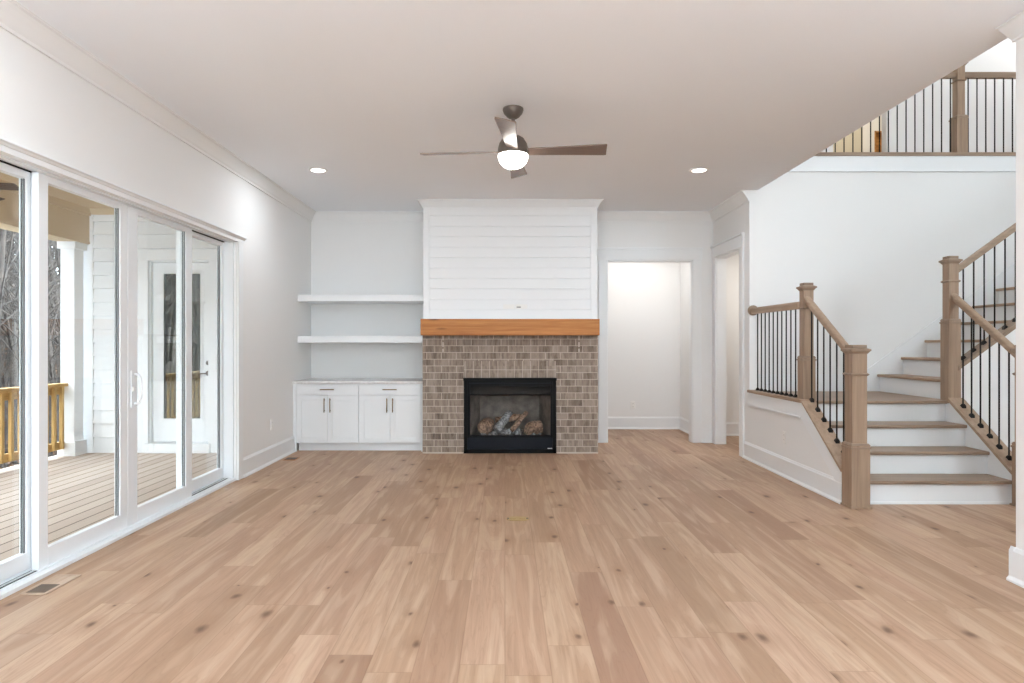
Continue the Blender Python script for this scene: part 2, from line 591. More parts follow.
def thing(name, loc, label, cat, group=None, kind=None):
    o = bpy.data.objects.new(name, None)
    o.empty_display_size = 0.1
    o.location = loc
    COL.objects.link(o)
    ORIGIN[o] = Vector(loc)
    return tag(o, label, cat, group, kind)


def struct(name, mb, mat, label, cat, bevel=0.0):
    return tag(mb.build(name, mat, None, bevel), label, cat, None, 'structure')


def copy_tree(o, parent=None):
    c = o.copy()
    COL.objects.link(c)
    if parent is not None:
        c.parent = parent
    for ch in list(o.children):
        copy_tree(ch, c)
    return c


def wall_y(mb, y0, y1, x0, x1, z0, z1, holes=()):
    """wall facing along y with rectangular holes (xa, xb, za, zb)"""
    x = x0
    for xa, xb, za, zb in sorted(holes):
        if xa > x:
            mb.box(x, xa, y0, y1, z0, z1)
        if za > z0:
            mb.box(xa, xb, y0, y1, z0, za)
        if zb < z1:
            mb.box(xa, xb, y0, y1, zb, z1)
        x = xb
    if x < x1:
        mb.box(x, x1, y0, y1, z0, z1)
    return mb


def wall_x(mb, x0, x1, y0, y1, z0, z1, holes=()):
    y = y0
    for ya, yb, za, zb in sorted(holes):
        if ya > y:
            mb.box(x0, x1, y, ya, z0, z1)
        if za > z0:
            mb.box(x0, x1, ya, yb, z0, za)
        if zb < z1:
            mb.box(x0, x1, ya, yb, zb, z1)
        y = yb
    if y < y1:
        mb.box(x0, x1, y, y1, z0, z1)
    return mb


# ------------------------------------------------------------------ room dimensions
XL, XR = -2.575, 2.765
YB, YREAR = 8.50, -4.60
H = 3.05
YST = 7.24                      # stair back wall
CH_Y = 7.665                    # chimney face
CH_X0, CH_X1 = -0.988, 1.114
SL0, SL1, SLH = 2.81, 6.15, 2.30   # sliding door opening
WING = 7.89                     # porch end wall
UP = 3.47                       # upper floor level

struct('floor', MB().box(XL - 0.05, 8.8, YREAR, 9.98, -0.12, 0.0), M['floor'], 'light oak plank floor with brown knots running toward the fireplace', 'floor')
struct('ceiling', MB().box(XL - 0.17, 2.86, YREAR - 0.1, 9.98, H, H + 0.12), M['ceil'], 'flat white ceiling with the fan and two recessed lights', 'ceiling')

# left wall with the sliding door opening
struct('wall_left', wall_x(MB(), XL - 0.17, XL, YREAR - 0.1, YB + 0.12, 0, H, [(SL0, SL1, 0, SLH)]), M['wall'], 'white wall on the left around the glass sliding door', 'wall')
struct('wall_back', wall_y(MB(), YB, YB + 0.12, XL, XR + 0.10, 0, H, [(1.349, 2.496, 0, 2.425)]), M['wall'], 'white back wall behind the shelves and around the cased opening', 'wall')
struct('wall_right', wall_x(MB(), XR, XR + 0.105, YST, YB, 0, H, [(7.50, 8.37, 0, 2.44)]), M['wall'], 'short white wall with a cased opening between back wall and stairs', 'wall')
struct('wall_pillar', MB().box(2.81, 2.93, YREAR, 3.52, 0, H), M['wall'], 'white wall end at the right edge, in front of the stairs', 'wall')
struct('wall_rear', wall_y(MB(), YREAR - 0.1, YREAR, XL, 2.93, 0, H, [(-1.5, 1.5, 0.9, 2.4)]), M['wall'], 'white kitchen wall with a window added for daylight behind the camera', 'wall')
# hall behind the back wall
hall = MB().box(0.2, 2.70, 9.86, 9.98, 0, H)
hall.box(2.70, 2.82, YB + 0.12, 9.98, 0, H)
hall.box(0.2, 0.3, YB + 0.12, 9.86, 0, H)
struct('wall_hall', hall, M['wall'], 'white hall wall seen through the cased opening beside the fireplace', 'wall')
struct('wall_passage', MB().box(2.82, 8.8, 9.14, 9.26, 0, H), M['wall'], 'white passage wall seen through the narrow side opening', 'wall')
struct('wall_stair', MB().box(XR + 0.105, 8.8, YST, YST + 0.12, 0, H), M['wall'], 'tall white wall behind the staircase landing', 'wall')
far = MB().box(8.8, 8.92, 1.3, 12.0, 0, 6.2)
struct('wall_foyer', far, M['wall'], 'white foyer side wall beyond the upper stair flight', 'wall')
struct('wall_foyer_front', wall_y(MB(), 1.3, 1.42, 2.93, 8.8, 0, 6.2, [(5.2, 6.8, 2.4, 4.6)]), M['wall'], 'white foyer front wall with a window added for daylight', 'wall')
struct('wall_upper', MB().box(2.72, 2.82, 1.3, 12.0, H + 0.12, 6.2), M['wall'], 'white upper storey wall above the ceiling edge', 'wall')
struct('ceiling_upper', MB().box(2.72, 8.92, 1.3, 12.0, 6.2, 6.3), M['ceil'], 'white ceiling high over the stairwell and balcony', 'ceiling')
struct('floor_upper', MB().box(2.861, 8.8, YST, 12.0, H, UP - 0.04), M['wall'], 'white faced upper floor edge under the balcony railing', 'floor')
struct('floor_balcony', MB().box(2.83, 8.8, YST - 0.035, 12.0, UP - 0.04, UP), M['oakx'], 'oak balcony floor with a thin wooden nosing', 'floor', 0.004)
fascia = MB().box(2.861, 8.8, YST - 0.02, YST, 3.262, UP - 0.04).box(2.861, 8.8, YST - 0.028, YST, 3.255, 3.27)
struct('trim_1', fascia, M['trim'], 'white fascia board below the balcony nosing', 'trim')
struct('wall_upper_hall', wall_y(MB(), 8.70, 8.82, 2.82, 8.8, UP, 6.2, [(4.46, 5.19, UP, 6.05)]), M['wall'], 'white upstairs hall wall with an open doorway behind the balcony', 'wall')
struct('wall_bedroom', MB().box(2.82, 6.15, 11.0, 11.1, UP, 6.2), M['beigewall'], 'beige wall inside the upstairs room', 'wall')
cream = wall_y(MB(), 11.0, 11.1, 6.15, 8.8, UP, 6.2, [(6.35, 6.61, 4.35, 4.97)])
struct('wall_bedroom_cream', cream, M['creamwall'], 'cream wall with a small window inside the upstairs room', 'wall')
w3 = thing('window_3', (6.48, 11.02, 4.35), 'small amber wood window with crossbars seen between the balcony balusters', 'window', None, 'structure')
MB().box(6.34, 6.62, 11.07, 11.12, 4.34, 4.98).build('shutter', M['amber'], w3)
fr = MB()
for xx in (6.35, 6.52):
    fr.box(xx, xx + 0.02, 10.99, 11.03, 4.35, 4.97)
for zz in (4.35, 4.52, 4.72, 4.945):
    fr.box(6.35, 6.61, 10.99, 11.03, zz, zz + 0.022)
fr.build('window_frame', M['amber'], w3)

# unseen rear window, added to let daylight in from behind the camera
w1 = thing('window_1', (0, YREAR - 0.05, 0.9), 'unseen window added behind the camera for daylight', 'window', None, 'structure')
wf = MB()
for xx in (-1.5, -0.53, 0.47, 1.44):
    wf.box(xx, xx + 0.06, YREAR - 0.08, YREAR - 0.02, 0.9, 2.4)
wf.box(-1.5, 1.5, YREAR - 0.08, YREAR - 0.02, 0.9, 0.96).box(-1.5, 1.5, YREAR - 0.08, YREAR - 0.02, 2.34, 2.4)
wf.build('window_frame', M['vinyl'], w1)
MB().box(-1.5, 1.5, YREAR - 0.054, YREAR - 0.05, 0.94, 2.36).build('pane', M['glass'], w1)
w2 = thing('window_2', (6.0, 1.36, 2.4), 'unseen foyer window added to light the stairwell', 'window', None, 'structure')  # unseen window added to bring daylight into the stairwell
wf = MB()
for xx in (5.2, 5.97, 6.74):
    wf.box(xx, xx + 0.06, 1.33, 1.39, 2.4, 4.6)
wf.box(5.2, 6.8, 1.33, 1.39, 2.4, 2.46).box(5.2, 6.8, 1.33, 1.39, 4.54, 4.6)
wf.build('window_frame', M['vinyl'], w2)
MB().box(5.2, 6.8, 1.358, 1.362, 2.42, 4.58).build('pane', M['glass'], w2)

# ------------------------------------------------------------------ baseboards and crown
def baseboard(mb, a, b, side, h=0.19, t=0.016):
    """straight run from a to b on the floor, side = unit vector pointing into the room"""
    prof = [(0, 0.0), (t + 0.014, 0.0), (t + 0.014, 0.012), (t + 0.002, 0.026), (t, 0.03), (t, h - 0.022), (t - 0.006, h - 0.012), (t - 0.010, h), (0, h)]
    return mb.sweep(prof, a, b, side)


CROWN = [(0, -0.125), (0.014, -0.125), (0.014, -0.106), (0.026, -0.092), (0.045, -0.062), (0.066, -0.032), (0.078, -0.018), (0.094, -0.014), (0.094, 0.0), (0, 0.0)]


def crown(mb, a, b, side):
    return mb.sweep(CROWN, a, b, side)


struct('baseboard_left', baseboard(baseboard(MB(), (XL, SL1 + 0.10, 0), (XL, 7.80, 0), (1, 0, 0)), (XL, YREAR, 0), (XL, SL0 - 0.10, 0), (1, 0, 0)),
       M['trim'], 'white baseboard between the sliding door and the cabinets', 'baseboard')
bb = MB()
baseboard(bb, (1.114, YB, 0), (1.24, YB, 0), (0, -1, 0))
baseboard(bb, (2.605, YB, 0), (XR, YB, 0), (0, -1, 0))
struct('baseboard_back', bb, M['trim'], 'white baseboard beside the cased opening of the back wall', 'baseboard')
bb = MB()
baseboard(bb, (XR, 8.478, 0), (XR, 8.50, 0), (-1, 0, 0))
baseboard(bb, (XR, 5.232, 0), (XR, 7.375, 0), (-1, 0, 0))
struct('baseboard_right', bb, M['trim'], 'white baseboard along the low stair wall', 'baseboard')
bb = MB()
baseboard(bb, (2.81, YREAR, 0), (2.81, 3.55, 0), (-1, 0, 0))
baseboard(bb, (2.795, 3.52, 0), (2.93, 3.52, 0), (0, 1, 0))
struct('baseboard_pillar', bb, M['trim'], 'white baseboard at the foot of the right-edge wall end', 'baseboard')
bb = MB()
baseboard(bb, (0.3, 9.86, 0), (2.70, 9.86, 0), (0, -1, 0))
baseboard(bb, (2.70, YB + 0.12, 0), (2.70, 9.86, 0), (-1, 0, 0))
struct('baseboard_hall', bb, M['trim'], 'white baseboard in the hall beyond the cased opening', 'baseboard')
bb = MB()
baseboard(bb, (2.82, 9.14, 0), (8.8, 9.14, 0), (0, -1, 0))
struct('baseboard_passage', bb, M['trim'], 'white baseboard seen through the narrow side opening', 'baseboard')

cr = MB()
crown(cr, (XL, YREAR, H), (XL, YB, H), (1, 0, 0))
struct('trim_2', cr, M['wall'], 'white crown moulding above the sliding door wall', 'trim')
cr = MB()
crown(cr, (XL, YB, H), (CH_X0, YB, H), (0, -1, 0))
crown(cr, (CH_X1, YB, H), (XR, YB, H), (0, -1, 0))
crown(cr, (XR, YST, H), (XR, YB, H), (-1, 0, 0))
struct('trim_3', cr, M['wall'], 'white crown moulding along the back and side walls', 'trim')
# chimney crown with mitred corners
cr = MB()
rings = []
yf = CH_Y + 0.082
for u, v in [(a_ * 0.76, b_ * 0.8) for a_, b_ in CROWN]:
    rings.append([(CH_X0 - u, YB, H + v), (CH_X0 - u, yf - u, H + v), (CH_X1 + u, yf - u, H + v), (CH_X1 + u, YB, H + v)])
vv = [q for r_ in rings for q in r_]
ff = []
for i in range(len(rings)):
    j = (i + 1) % len(rings)
    for k in range(3):
        ff.append((i * 4 + k, i * 4 + k + 1, j * 4 + k + 1, j * 4 + k))
cr.add(vv, ff)
struct('trim_4', cr, M['trim'], 'white crown moulding around the top of the chimney breast', 'trim')
cr = MB()
cr.sweep([(a_ * 1.15, b_ * 0.62) for a_, b_ in CROWN], (2.81, YREAR, H), (2.81, 3.53, H), (-1, 0, 0))
struct('trim_5', cr, M['trim'], 'white crown moulding at the top of the right-edge wall end', 'trim')

# ------------------------------------------------------------------ cased openings
def casing_back(x0, x1, z1, y):
    mb = MB()
    w = 0.108
    mb.box(x0 - w, x0 + 0.006, y - 0.022, y, 0, z1)
    mb.box(x1 - 0.006, x1 + w, y - 0.022, y, 0, z1)
    mb.box(x0 - w - 0.01, x1 + w + 0.01, y - 0.026, y, z1, z1 + 0.135)
    mb.box(x0 - w - 0.025, x1 + w + 0.02, y - 0.044, y, z1 + 0.135, z1 + 0.16)
    # jamb lining
    mb.box(x0 - 0.002, x0 + 0.018, y, y + 0.13, 0, z1)
    mb.box(x1 - 0.018, x1 + 0.002, y, y + 0.13, 0, z1)
    mb.box(x0, x1, y, y + 0.13, z1 - 0.018, z1 + 0.002)
    return mb


struct('trim_6', casing_back(1.349, 2.496, 2.425, YB), M['trim'], 'white door casing around the wide opening right of the fireplace', 'trim', 0.002)
mb = MB()
y0, y1, z1, w = 7.50, 8.37, 2.44, 0.108
mb.box(XR - 0.022, XR, y0 - w, y0 + 0.004, 0, z1)
mb.box(XR - 0.022, XR, y1 - 0.004, y1 + w, 0, z1)
mb.box(XR - 0.026, XR, y0 - w - 0.008, y1 + w, z1, z1 + 0.135)
mb.box(XR - 0.044, XR, y0 - w - 0.02, y1 + w, z1 + 0.135, z1 + 0.16)
mb.box(XR, XR + 0.125, y0 - 0.002, y0 + 0.016, 0, z1)
mb.box(XR, XR + 0.125, y1 - 0.016, y1 + 0.002, 0, z1)
mb.box(XR, XR + 0.125, y0, y1, z1 - 0.016, z1 + 0.002)
struct('trim_7', mb, M['trim'], 'white door casing around the narrow opening beside the stairs', 'trim', 0.002)

# ------------------------------------------------------------------ chimney breast and fireplace
FX0, FX1, FZ1 = -0.492, 0.612, 0.905
br = MB()
br.box(CH_X0, FX0, CH_Y, YB, 0.0, 1.43)
br.box(FX1, CH_X1, CH_Y, YB, 0.0, 1.43)
br.box(FX0, FX1, CH_Y, YB, FZ1 + 0.20, 1.43)
br.box(FX0, FX1, 8.35, YB, 0.0, FZ1 + 0.20)
chim = thing('wall_chimney', (0.06, 8.08, 0), 'chimney breast faced in mottled brown brick below white shiplap', 'wall', None, 'structure')
br.build('brick_face', M['brick'], chim)
MB().box(FX0, FX1, CH_Y, 8.35, FZ1, FZ1 + 0.20).build('soldier_course', M['soldier'], chim, 0, 'row of upright bricks over the firebox')
mo = MB()
for xx in (-0.742, 0.886):
    for zz, hh in ((1.365, 0.06), (1.285, 0.065), (1.225, 0.045)):
        mo.box(xx - 0.008, xx + 0.008, CH_Y - 0.002, CH_Y + 0.01, zz - 0.01, zz + hh - 0.018)  # pale broken upright strips on the brick below the mantel
mo.box(CH_X0, FX0, CH_Y - 0.012, CH_Y, 0, 0.014).box(FX1, CH_X1, CH_Y - 0.012, CH_Y, 0, 0.014)
mo.build('pale_lines', M['mortar'], chim, 0, 'short pale upright strips under the mantel and pale mortar line along the floor')
SY = CH_Y + 0.082
MB().box(CH_X0, CH_X1, SY + 0.018, YB, 1.604, H).box(CH_X0, CH_X1, CH_Y, YB, 1.43, 1.604).build('backing', M['trim'], chim)
sh = MB()
zl = [1.602] + [1.7205 + 0.1265 * k for k in range(10)] + [2.965]
for a, b in zip(zl[:-1], zl[1:]):
    sh.box(CH_X0 + 0.07, CH_X1 - 0.075, SY + 0.002, SY + 0.020, a + 0.0038, b - 0.0038)
sh.build('shiplap_boards', M['trim'], chim, 0.0012)
cb = MB().box(CH_X0, CH_X0 + 0.07, SY - 0.006, SY + 0.014, 1.43, H - 0.1).box(CH_X1 - 0.075, CH_X1, SY - 0.006, SY + 0.014, 1.43, H - 0.1)
cb.build('corner_board', M['trim'], chim, 0.002)

mt = thing('mantel', (0.06, CH_Y, 1.411), 'honey-brown wooden beam mantel across the brick chimney', 'mantel')
MB().box(-0.993, 1.112, CH_Y - 0.15, CH_Y - 0.0005, 1.411, 1.604).build('beam', M['mantel'], mt, 0.006)

tv = thing('media_outlet', (0.12, SY, 1.72), 'white recessed media outlet low on the shiplap above the mantel', 'outlet')
fr = MB()
X0, X1, Z0, Z1 = -0.035, 0.285, 1.722, 1.80
fr.box(X0, X1, SY - 0.004, SY + 0.004, Z0, Z0 + 0.012).box(X0, X1, SY - 0.004, SY + 0.004, Z1 - 0.012, Z1)
fr.box(X0, X0 + 0.014, SY - 0.004, SY + 0.004, Z0, Z1).box(X1 - 0.014, X1, SY - 0.004, SY + 0.004, Z0, Z1)
fr.box(0.115, 0.129, SY - 0.004, SY + 0.004, Z0, Z1)
fr.build('frame', M['trim'], tv, 0.001)
MB().box(X0 + 0.01, X1 - 0.01, SY - 0.001, SY + 0.003, Z0 + 0.01, Z1 - 0.01).build('plate', M['plate'], tv)
MB().box(0.14, 0.19, SY - 0.003, SY + 0.001, 1.748, 1.762).build('socket', M['slot'], tv)

fp = thing('gas_fireplace', (0.06, CH_Y, 0), 'black framed gas fireplace insert set in the brick chimney', 'fireplace')
fy0, fy1 = CH_Y - 0.018, CH_Y + 0.05
fr = MB()
fr.box(FX0, -0.452, fy0, fy1, 0.004, 0.90).box(0.572, FX1, fy0, fy1, 0.004, 0.90)
fr.box(FX0, FX1, fy0, fy1, 0.858, 0.902).box(FX0, FX1, fy0, fy1, 0.004, 0.05)
fr.box(FX0 - 0.006, FX1 + 0.006, fy0 - 0.014, fy0 + 0.01, 0.872, 0.904)
fr.build('frame', M['black'], fp, 0.003)
inner = MB()
iy0, iy1 = CH_Y - 0.002, CH_Y + 0.05
inner.box(-0.452, -0.418, iy0, iy1, 0.19, 0.858).box(0.548, 0.572, iy0, iy1, 0.19, 0.858)
inner.box(-0.452, 0.572, iy0, iy1, 0.19, 0.212).box(-0.452, 0.572, iy0 + 0.01, iy1, 0.80, 0.858)
inner.build('door_frame', M['black'], fp, 0.003)
MB().box(-0.452, 0.572, iy0 - 0.004, iy0 + 0.01, 0.832, 0.842).build('trim_bar', M['blackpanel'], fp)
MB().prism([(CH_Y + 0.022, 0.86), (CH_Y + 0.03, 0.70), (CH_Y + 0.045, 0.69), (CH_Y + 0.05, 0.86)], 'x', -0.44, 0.56).build('hood', M['black'], fp)
MB().box(-0.452, 0.572, iy0, iy0 + 0.02, 0.05, 0.19).build('lower_panel', M['blackpanel'], fp, 0.003)
MB().box(0.51, 0.565, iy0 - 0.006, iy0 - 0.001, 0.055, 0.064).build('badge', M['steel'], fp)
MB().box(-0.42, 0.55, CH_Y + 0.012, CH_Y + 0.016, 0.205, 0.80).build('glass_front', M['fireglass'], fp)
fb = MB()
fb.add([(-0.45, CH_Y + 0.05, 0.19), (0.57, CH_Y + 0.05, 0.19), (0.44, 8.2, 0.19), (-0.32, 8.2, 0.19),
        (-0.45, CH_Y + 0.05, 0.86), (0.57, CH_Y + 0.05, 0.86), (0.44, 8.2, 0.86), (-0.32, 8.2, 0.86)],
       [(0, 1, 2, 3), (4, 7, 6, 5), (1, 5, 6, 2), (2, 6, 7, 3), (3, 7, 4, 0)])
fb.build('firebox_liner', M['liner'], fp)

def log_mesh(a, b, r, seed, n=14):
    rnd = random.Random(seed)
    a, b = Vector(a), Vector(b)
    mb_ = MB()
    pts, rs = [], []
    for k in range(9):
        t = k / 8
        p_ = a.lerp(b, t)
        j = 0.1 * r
        pts.append((p_.x + rnd.uniform(-j, j), p_.y + rnd.uniform(-j, j), p_.z + rnd.uniform(-j, j)))
        rs.append(r * rnd.uniform(0.88, 1.12) * (0.86 if k in (0, 8) else 1.0))
    mb_.tube(pts, rs, n)
    return mb_

bed = MB()
rnd = random.Random(4)
for k in range(46):
    cx_, cy_ = rnd.uniform(-0.30, 0.43), rnd.uniform(7.80, 8.08)
    r = rnd.uniform(0.014, 0.036) * (1.5 if abs(cx_ - 0.03) < 0.16 else 1.0)
    z0 = 0.19
    bed.lathe([(r * 0.6, 0), (r, r * 0.5), (r * 0.8, r * 1.1), (r * 0.25, r * 1.5)], (cx_, cy_, z0), 7, 'z', False)
em = tag(bed.build('ember_bed', M['ember'], None), 'grey ember chunks spread on the firebox floor under the logs', 'embers', None, 'stuff')
LG = [
    ((-0.27, 7.80, 0.285), (-0.20, 8.10, 0.30), 0.085, 'brown ceramic log at the left of the firebox, cut end facing out'),
    ((0.27, 7.84, 0.275), (0.45, 7.92, 0.285), 0.082, 'thick brown ceramic log at the right of the firebox'),
    ((0.08, 7.80, 0.25), (0.27, 7.98, 0.46), 0.030, 'thin pale ceramic branch slanting up to the right in the firebox'),
    ((-0.12, 8.00, 0.36), (0.24, 8.02, 0.40), 0.040, 'ceramic log lying across the back of the firebox'),
    ((-0.10, 7.86, 0.25), (0.06, 8.04, 0.44), 0.052, 'grey charred ceramic log in the middle of the firebox'),
]
for k, (a, b, r, lb) in enumerate(LG):
    lg = log_mesh(a, b, r, 10 + k).build('fireplace_log', M['ember'] if k == 4 else M['log'])
    tag(lg, lb, 'log', 'ceramic logs in the fireplace')

# ------------------------------------------------------------------ built-in cabinets, countertop, shelves
CF = 7.78                                   # door front plane
def pull(mb, c, horiz, L=0.17):
    x, y, z = c
    if horiz:
        mb.tube([(x - L / 2, y - 0.032, z), (x + L / 2, y - 0.032, z)], 0.0062, 10)
        for s in (-1, 1):
            mb.tube([(x + s * L * 0.38, y - 0.032, z), (x + s * L * 0.38, y, z)], 0.005, 8)
    else:
        mb.tube([(x, y - 0.032, z - L / 2), (x, y - 0.032, z + L / 2)], 0.0062, 10)
        for s in (-1, 1):
            mb.tube([(x, y - 0.032, z + s * L * 0.38), (x, y, z + s * L * 0.38)], 0.005, 8)
    return mb


def shaker(x0, x1, z0, z1, y, rail=0.06):
    mb_ = MB()
    mb_.box(x0, x0 + rail, y, y + 0.02, z0, z1).box(x1 - rail, x1, y, y + 0.02, z0, z1)
    mb_.box(x0 + rail, x1 - rail, y, y + 0.02, z0, z0 + rail).box(x0 + rail, x1 - rail, y, y + 0.02, z1 - rail, z1)
    mb_.box(x0 + rail, x1 - rail, y + 0.009, y + 0.02, z0 + rail, z1 - rail)
    return mb_


units = [(-2.535, -1.778, 'white two-door base cabinet in the corner by the left wall'),
         (-1.776, -1.019, 'white two-door base cabinet next to the brick chimney')]
for ux0, ux1, lb in units:
    cab = thing('base_cabinet', ((ux0 + ux1) / 2, 8.1, 0), lb, 'cabinet')
    MB().box(ux0, ux1, CF + 0.021, YB - 0.004, 0.105, 0.825).build('body', M['cab'], cab)
    MB().box(ux0, ux1, CF + 0.09, YB - 0.004, 0.0, 0.105).build('toe_kick', M['cab'], cab)
    mid = (ux0 + ux1) / 2
    dz = 0.685
    dr = MB().box(ux0 + 0.003, ux1 - 0.003, CF, CF + 0.02, dz + 0.003, 0.822).build('drawer', M['cab'], cab, 0.002)
    pull(MB(), (mid, CF, 0.757), True).build('handle', M['pull'], dr, 0, 'champagne bronze bar pull')
    for s in (0, 1):
        a, b = (ux0 + 0.003, mid - 0.0015) if s == 0 else (mid + 0.0015, ux1 - 0.003)
        d = shaker(a, b, 0.107, dz - 0.003, CF).build('door', M['cab'], cab, 0.0015)
        hx = mid - 0.035 if s == 0 else mid + 0.035
        pull(MB(), (hx, CF, 0.565), False).build('handle', M['pull'], d, 0, 'champagne bronze bar pull')
tag(MB().box(XL, -2.536, CF + 0.005, CF + 0.03, 0.0, 0.825).build('filler_strip', M['cab']), 'narrow white filler strip between left wall and cabinet', 'filler')
tag(MB().box(-1.018, CH_X0, CF + 0.005, CF + 0.03, 0.0, 0.825).build('filler_strip', M['cab']), 'narrow white filler strip between cabinet and brick chimney', 'filler')
ct = thing('countertop', (-1.78, 8.1, 0.825), 'pale stone countertop on the two white base cabinets', 'countertop')
MB().box(XL, CH_X0, CF - 0.025, YB, 0.826, 0.856).build('slab', M['quartz'], ct, 0.003)
for zz, lb in ((1.84, 'upper thick white floating shelf in the alcove left of the chimney'), (1.325, 'lower thick white floating shelf in the alcove left of the chimney')):
    sh = thing('floating_shelf', (-1.78, YB, zz), lb, 'shelf')
    MB().box(XL, CH_X0, 7.95, YB, zz, zz + 0.082).build('board', M['trim'], sh, 0.003)

# ------------------------------------------------------------------ sliding patio door (left wall)
sd = thing('door_1', (-2.68, (SL0 + SL1) / 2, 0), 'four-panel white framed sliding glass door to the porch', 'sliding door', None, 'structure')
XO, XI = -2.745, -2.60
fr = MB()
fr.box(XO, XI, SL0, SL0 + 0.03, 0, SLH).box(XO, XI, SL1 - 0.03, SL1, 0, SLH)
fr.box(XO, XI, SL0, SL1, SLH - 0.012, SLH)
fr.box(XO, -2.735, SL0, SL1, SLH - 0.035, SLH).box(-2.638, -2.60, SL0, SL1, SLH - 0.02, SLH)
fr.build('frame', M['vinyl'], sd, 0.002)
MB().box(XO, XL - 0.003, SL0, SL1, 0.0, 0.022).build('sill', M['vinyl'], sd, 0.002)
tr = MB().box(-2.689, -2.648, SL0 + 0.03, SL1 - 0.03, 0.022, 0.0245).box(-2.690, -2.684, SL0 + 0.03, SL1 - 0.03, SLH - 0.020, SLH - 0.008)
tr.build('track', M['dark'], sd)
trr = MB().box(-2.667, -2.661, SL0 + 0.03, SL1 - 0.03, 0.022, 0.032).box(-2.640, -2.625, SL0 + 0.03, SL1 - 0.03, 0.022, 0.028)
trr.build('track_rail', M['vinyl'], sd)

def sash(y0, y1, x0, x1, sl, sr, nm):
    """one glazed panel in the plane x0..x1; sl/sr stile widths"""
    z0, z1 = (0.038 if x0 < -2.7 else 0.025), SLH - 0.016
    bot, top = 0.133 - z0, 0.045
    mb_ = MB()
    mb_.box(x0, x1, y0, y0 + sl, z0, z1).box(x0, x1, y1 - sr, y1, z0, z1)
    mb_.box(x0, x1, y0 + sl, y1 - sr, z0, z0 + bot).box(x0, x1, y0 + sl, y1 - sr, z1 - top, z1)
    s_ = mb_.build('sash', M['vinyl'], sd, 0.003)
    xm = (x0 + x1) / 2
    MB().box(xm - 0.003, xm + 0.003, y0 + sl - 0.006, y1 - sr + 0.006, z0 + bot - 0.006, z1 - top + 0.006).build('pane', M['glass'], s_)
    gk = MB()
    ya, yb_, za, zb = y0 + sl, y1 - sr, z0 + bot, z1 - top
    for xx in (xm - 0.010, xm + 0.004):
        gk.box(xx, xx + 0.006, ya, ya + 0.008, za, zb).box(xx, xx + 0.006, yb_ - 0.008, yb_, za, zb)
    gk.build('gasket', M['gasket'], s_)
    return s_


sash(SL0 + 0.03, 3.70, -2.735, -2.691, 0.075, 0.097, 1)
s2 = sash(3.623, 4.478, -2.682, -2.640, 0.075, 0.085, 2)
s3 = sash(4.482, 5.40, -2.682, -2.640, 0.115, 0.10, 3)
sash(5.32, SL1 - 0.03, -2.735, -2.691, 0.09, 0.05, 4)
# D-shaped pull handle on the meeting stile
hy = 4.535
hd = MB()
hd.box(-2.640, -2.632, hy - 0.022, hy + 0.022, 0.86, 1.12)
pts = []
for k in range(13):
    a = PI * k / 12
    pts.append((-2.632 + 0.045 * math.sin(a) ** 0.6 if 0 < k < 12 else -2.634, hy + 0.02, 0.99 + 0.105 * math.cos(a)))
hd.tube(pts, 0.010, 10)
hd.build('handle', M['vinyl'], s3, 0.002, 'white D-shaped pull')
MB().box(-2.632, -2.622, hy - 0.016, hy - 0.004, 0.975, 1.005).build('latch', M['plate'], s3)

# interior casing of the sliding door
mb = MB()
mb.box(XL, XL + 0.02, SL1 - 0.004, SL1 + 0.10, 0, SLH)
mb.box(XL, XL + 0.02, SL0 - 0.10, SL0 + 0.004, 0, SLH)
mb.box(XL, XL + 0.022, SL0 - 0.10, SL1 + 0.10, SLH - 0.012, SLH + 0.02)
mb.prism([(XL, SLH + 0.02), (XL + 0.026, SLH + 0.02), (XL + 0.034, SLH + 0.032), (XL + 0.046, SLH + 0.038), (XL + 0.046, SLH + 0.05), (XL, SLH + 0.05)], 'y', SL0 - 0.13, SL1 + 0.13)
mb.box(-2.60, XL, SL0 - 0.002, SL0 + 0.012, 0, SLH).box(-2.60, XL, SL1 - 0.012, SL1 + 0.002, 0, SLH).box(-2.60, XL, SL0, SL1, SLH - 0.012, SLH)
struct('trim_8', mb, M['trim'], 'white casing around the sliding glass door', 'trim', 0.002)

# ------------------------------------------------------------------ staircase
RIS, RUN = 0.194, 0.267
LZ = 4 * RIS
NX0, NX1 = 2.87, 4.15          # clear width of the lower flight
R1 = 5.237                     # first riser face
LAND = R1 + 3 * RUN            # landing riser face (6.038)
KX0, KX1 = XR, 2.865           # knee wall
SX0, SX1 = 4.15, 4.26          # right stringer wall
SLOPE = RIS / RUN

# knee wall and other white carcass of the stair
kn = MB()
kn.prism([(5.232, 0), (YST, 0), (YST, 0.762), (5.925, 0.762), (5.232, 0.262)], 'x', KX0, KX1)
struct('wall_knee', kn, M['wall'], 'low white stair wall under the left railing', 'wall')
ap = MB()
ap.box(KX0 - 0.014, KX0, 5.95, YST, 0.625, 0.760).box(KX0 - 0.022, KX0, 5.95, YST, 0.742, 0.762).box(KX0 - 0.018, KX0, 5.95, YST, 0.618, 0.632)
ap.prism([(5.232, 0.255), (5.925, 0.757), (5.96, 0.757), (5.96, 0.625), (5.232, 0.098)], 'x', KX0 - 0.013, KX0)
ap.box(KX0 - 0.014, KX0, 5.232, 5.33, 0.0, 0.25)
struct('trim_9', ap, M['trim'], 'white apron boards under the wooden caps of the low stair wall', 'trim')
capp = MB()
capp.box(KX0 - 0.028, KX1 + 0.012, 5.935, YST, 0.762, 0.792)
capp.prism([(5.232, 0.2635), (5.232, 0.297), (5.945, 0.792), (5.945, 0.7765)], 'x', KX0 - 0.022, KX1 + 0.012)

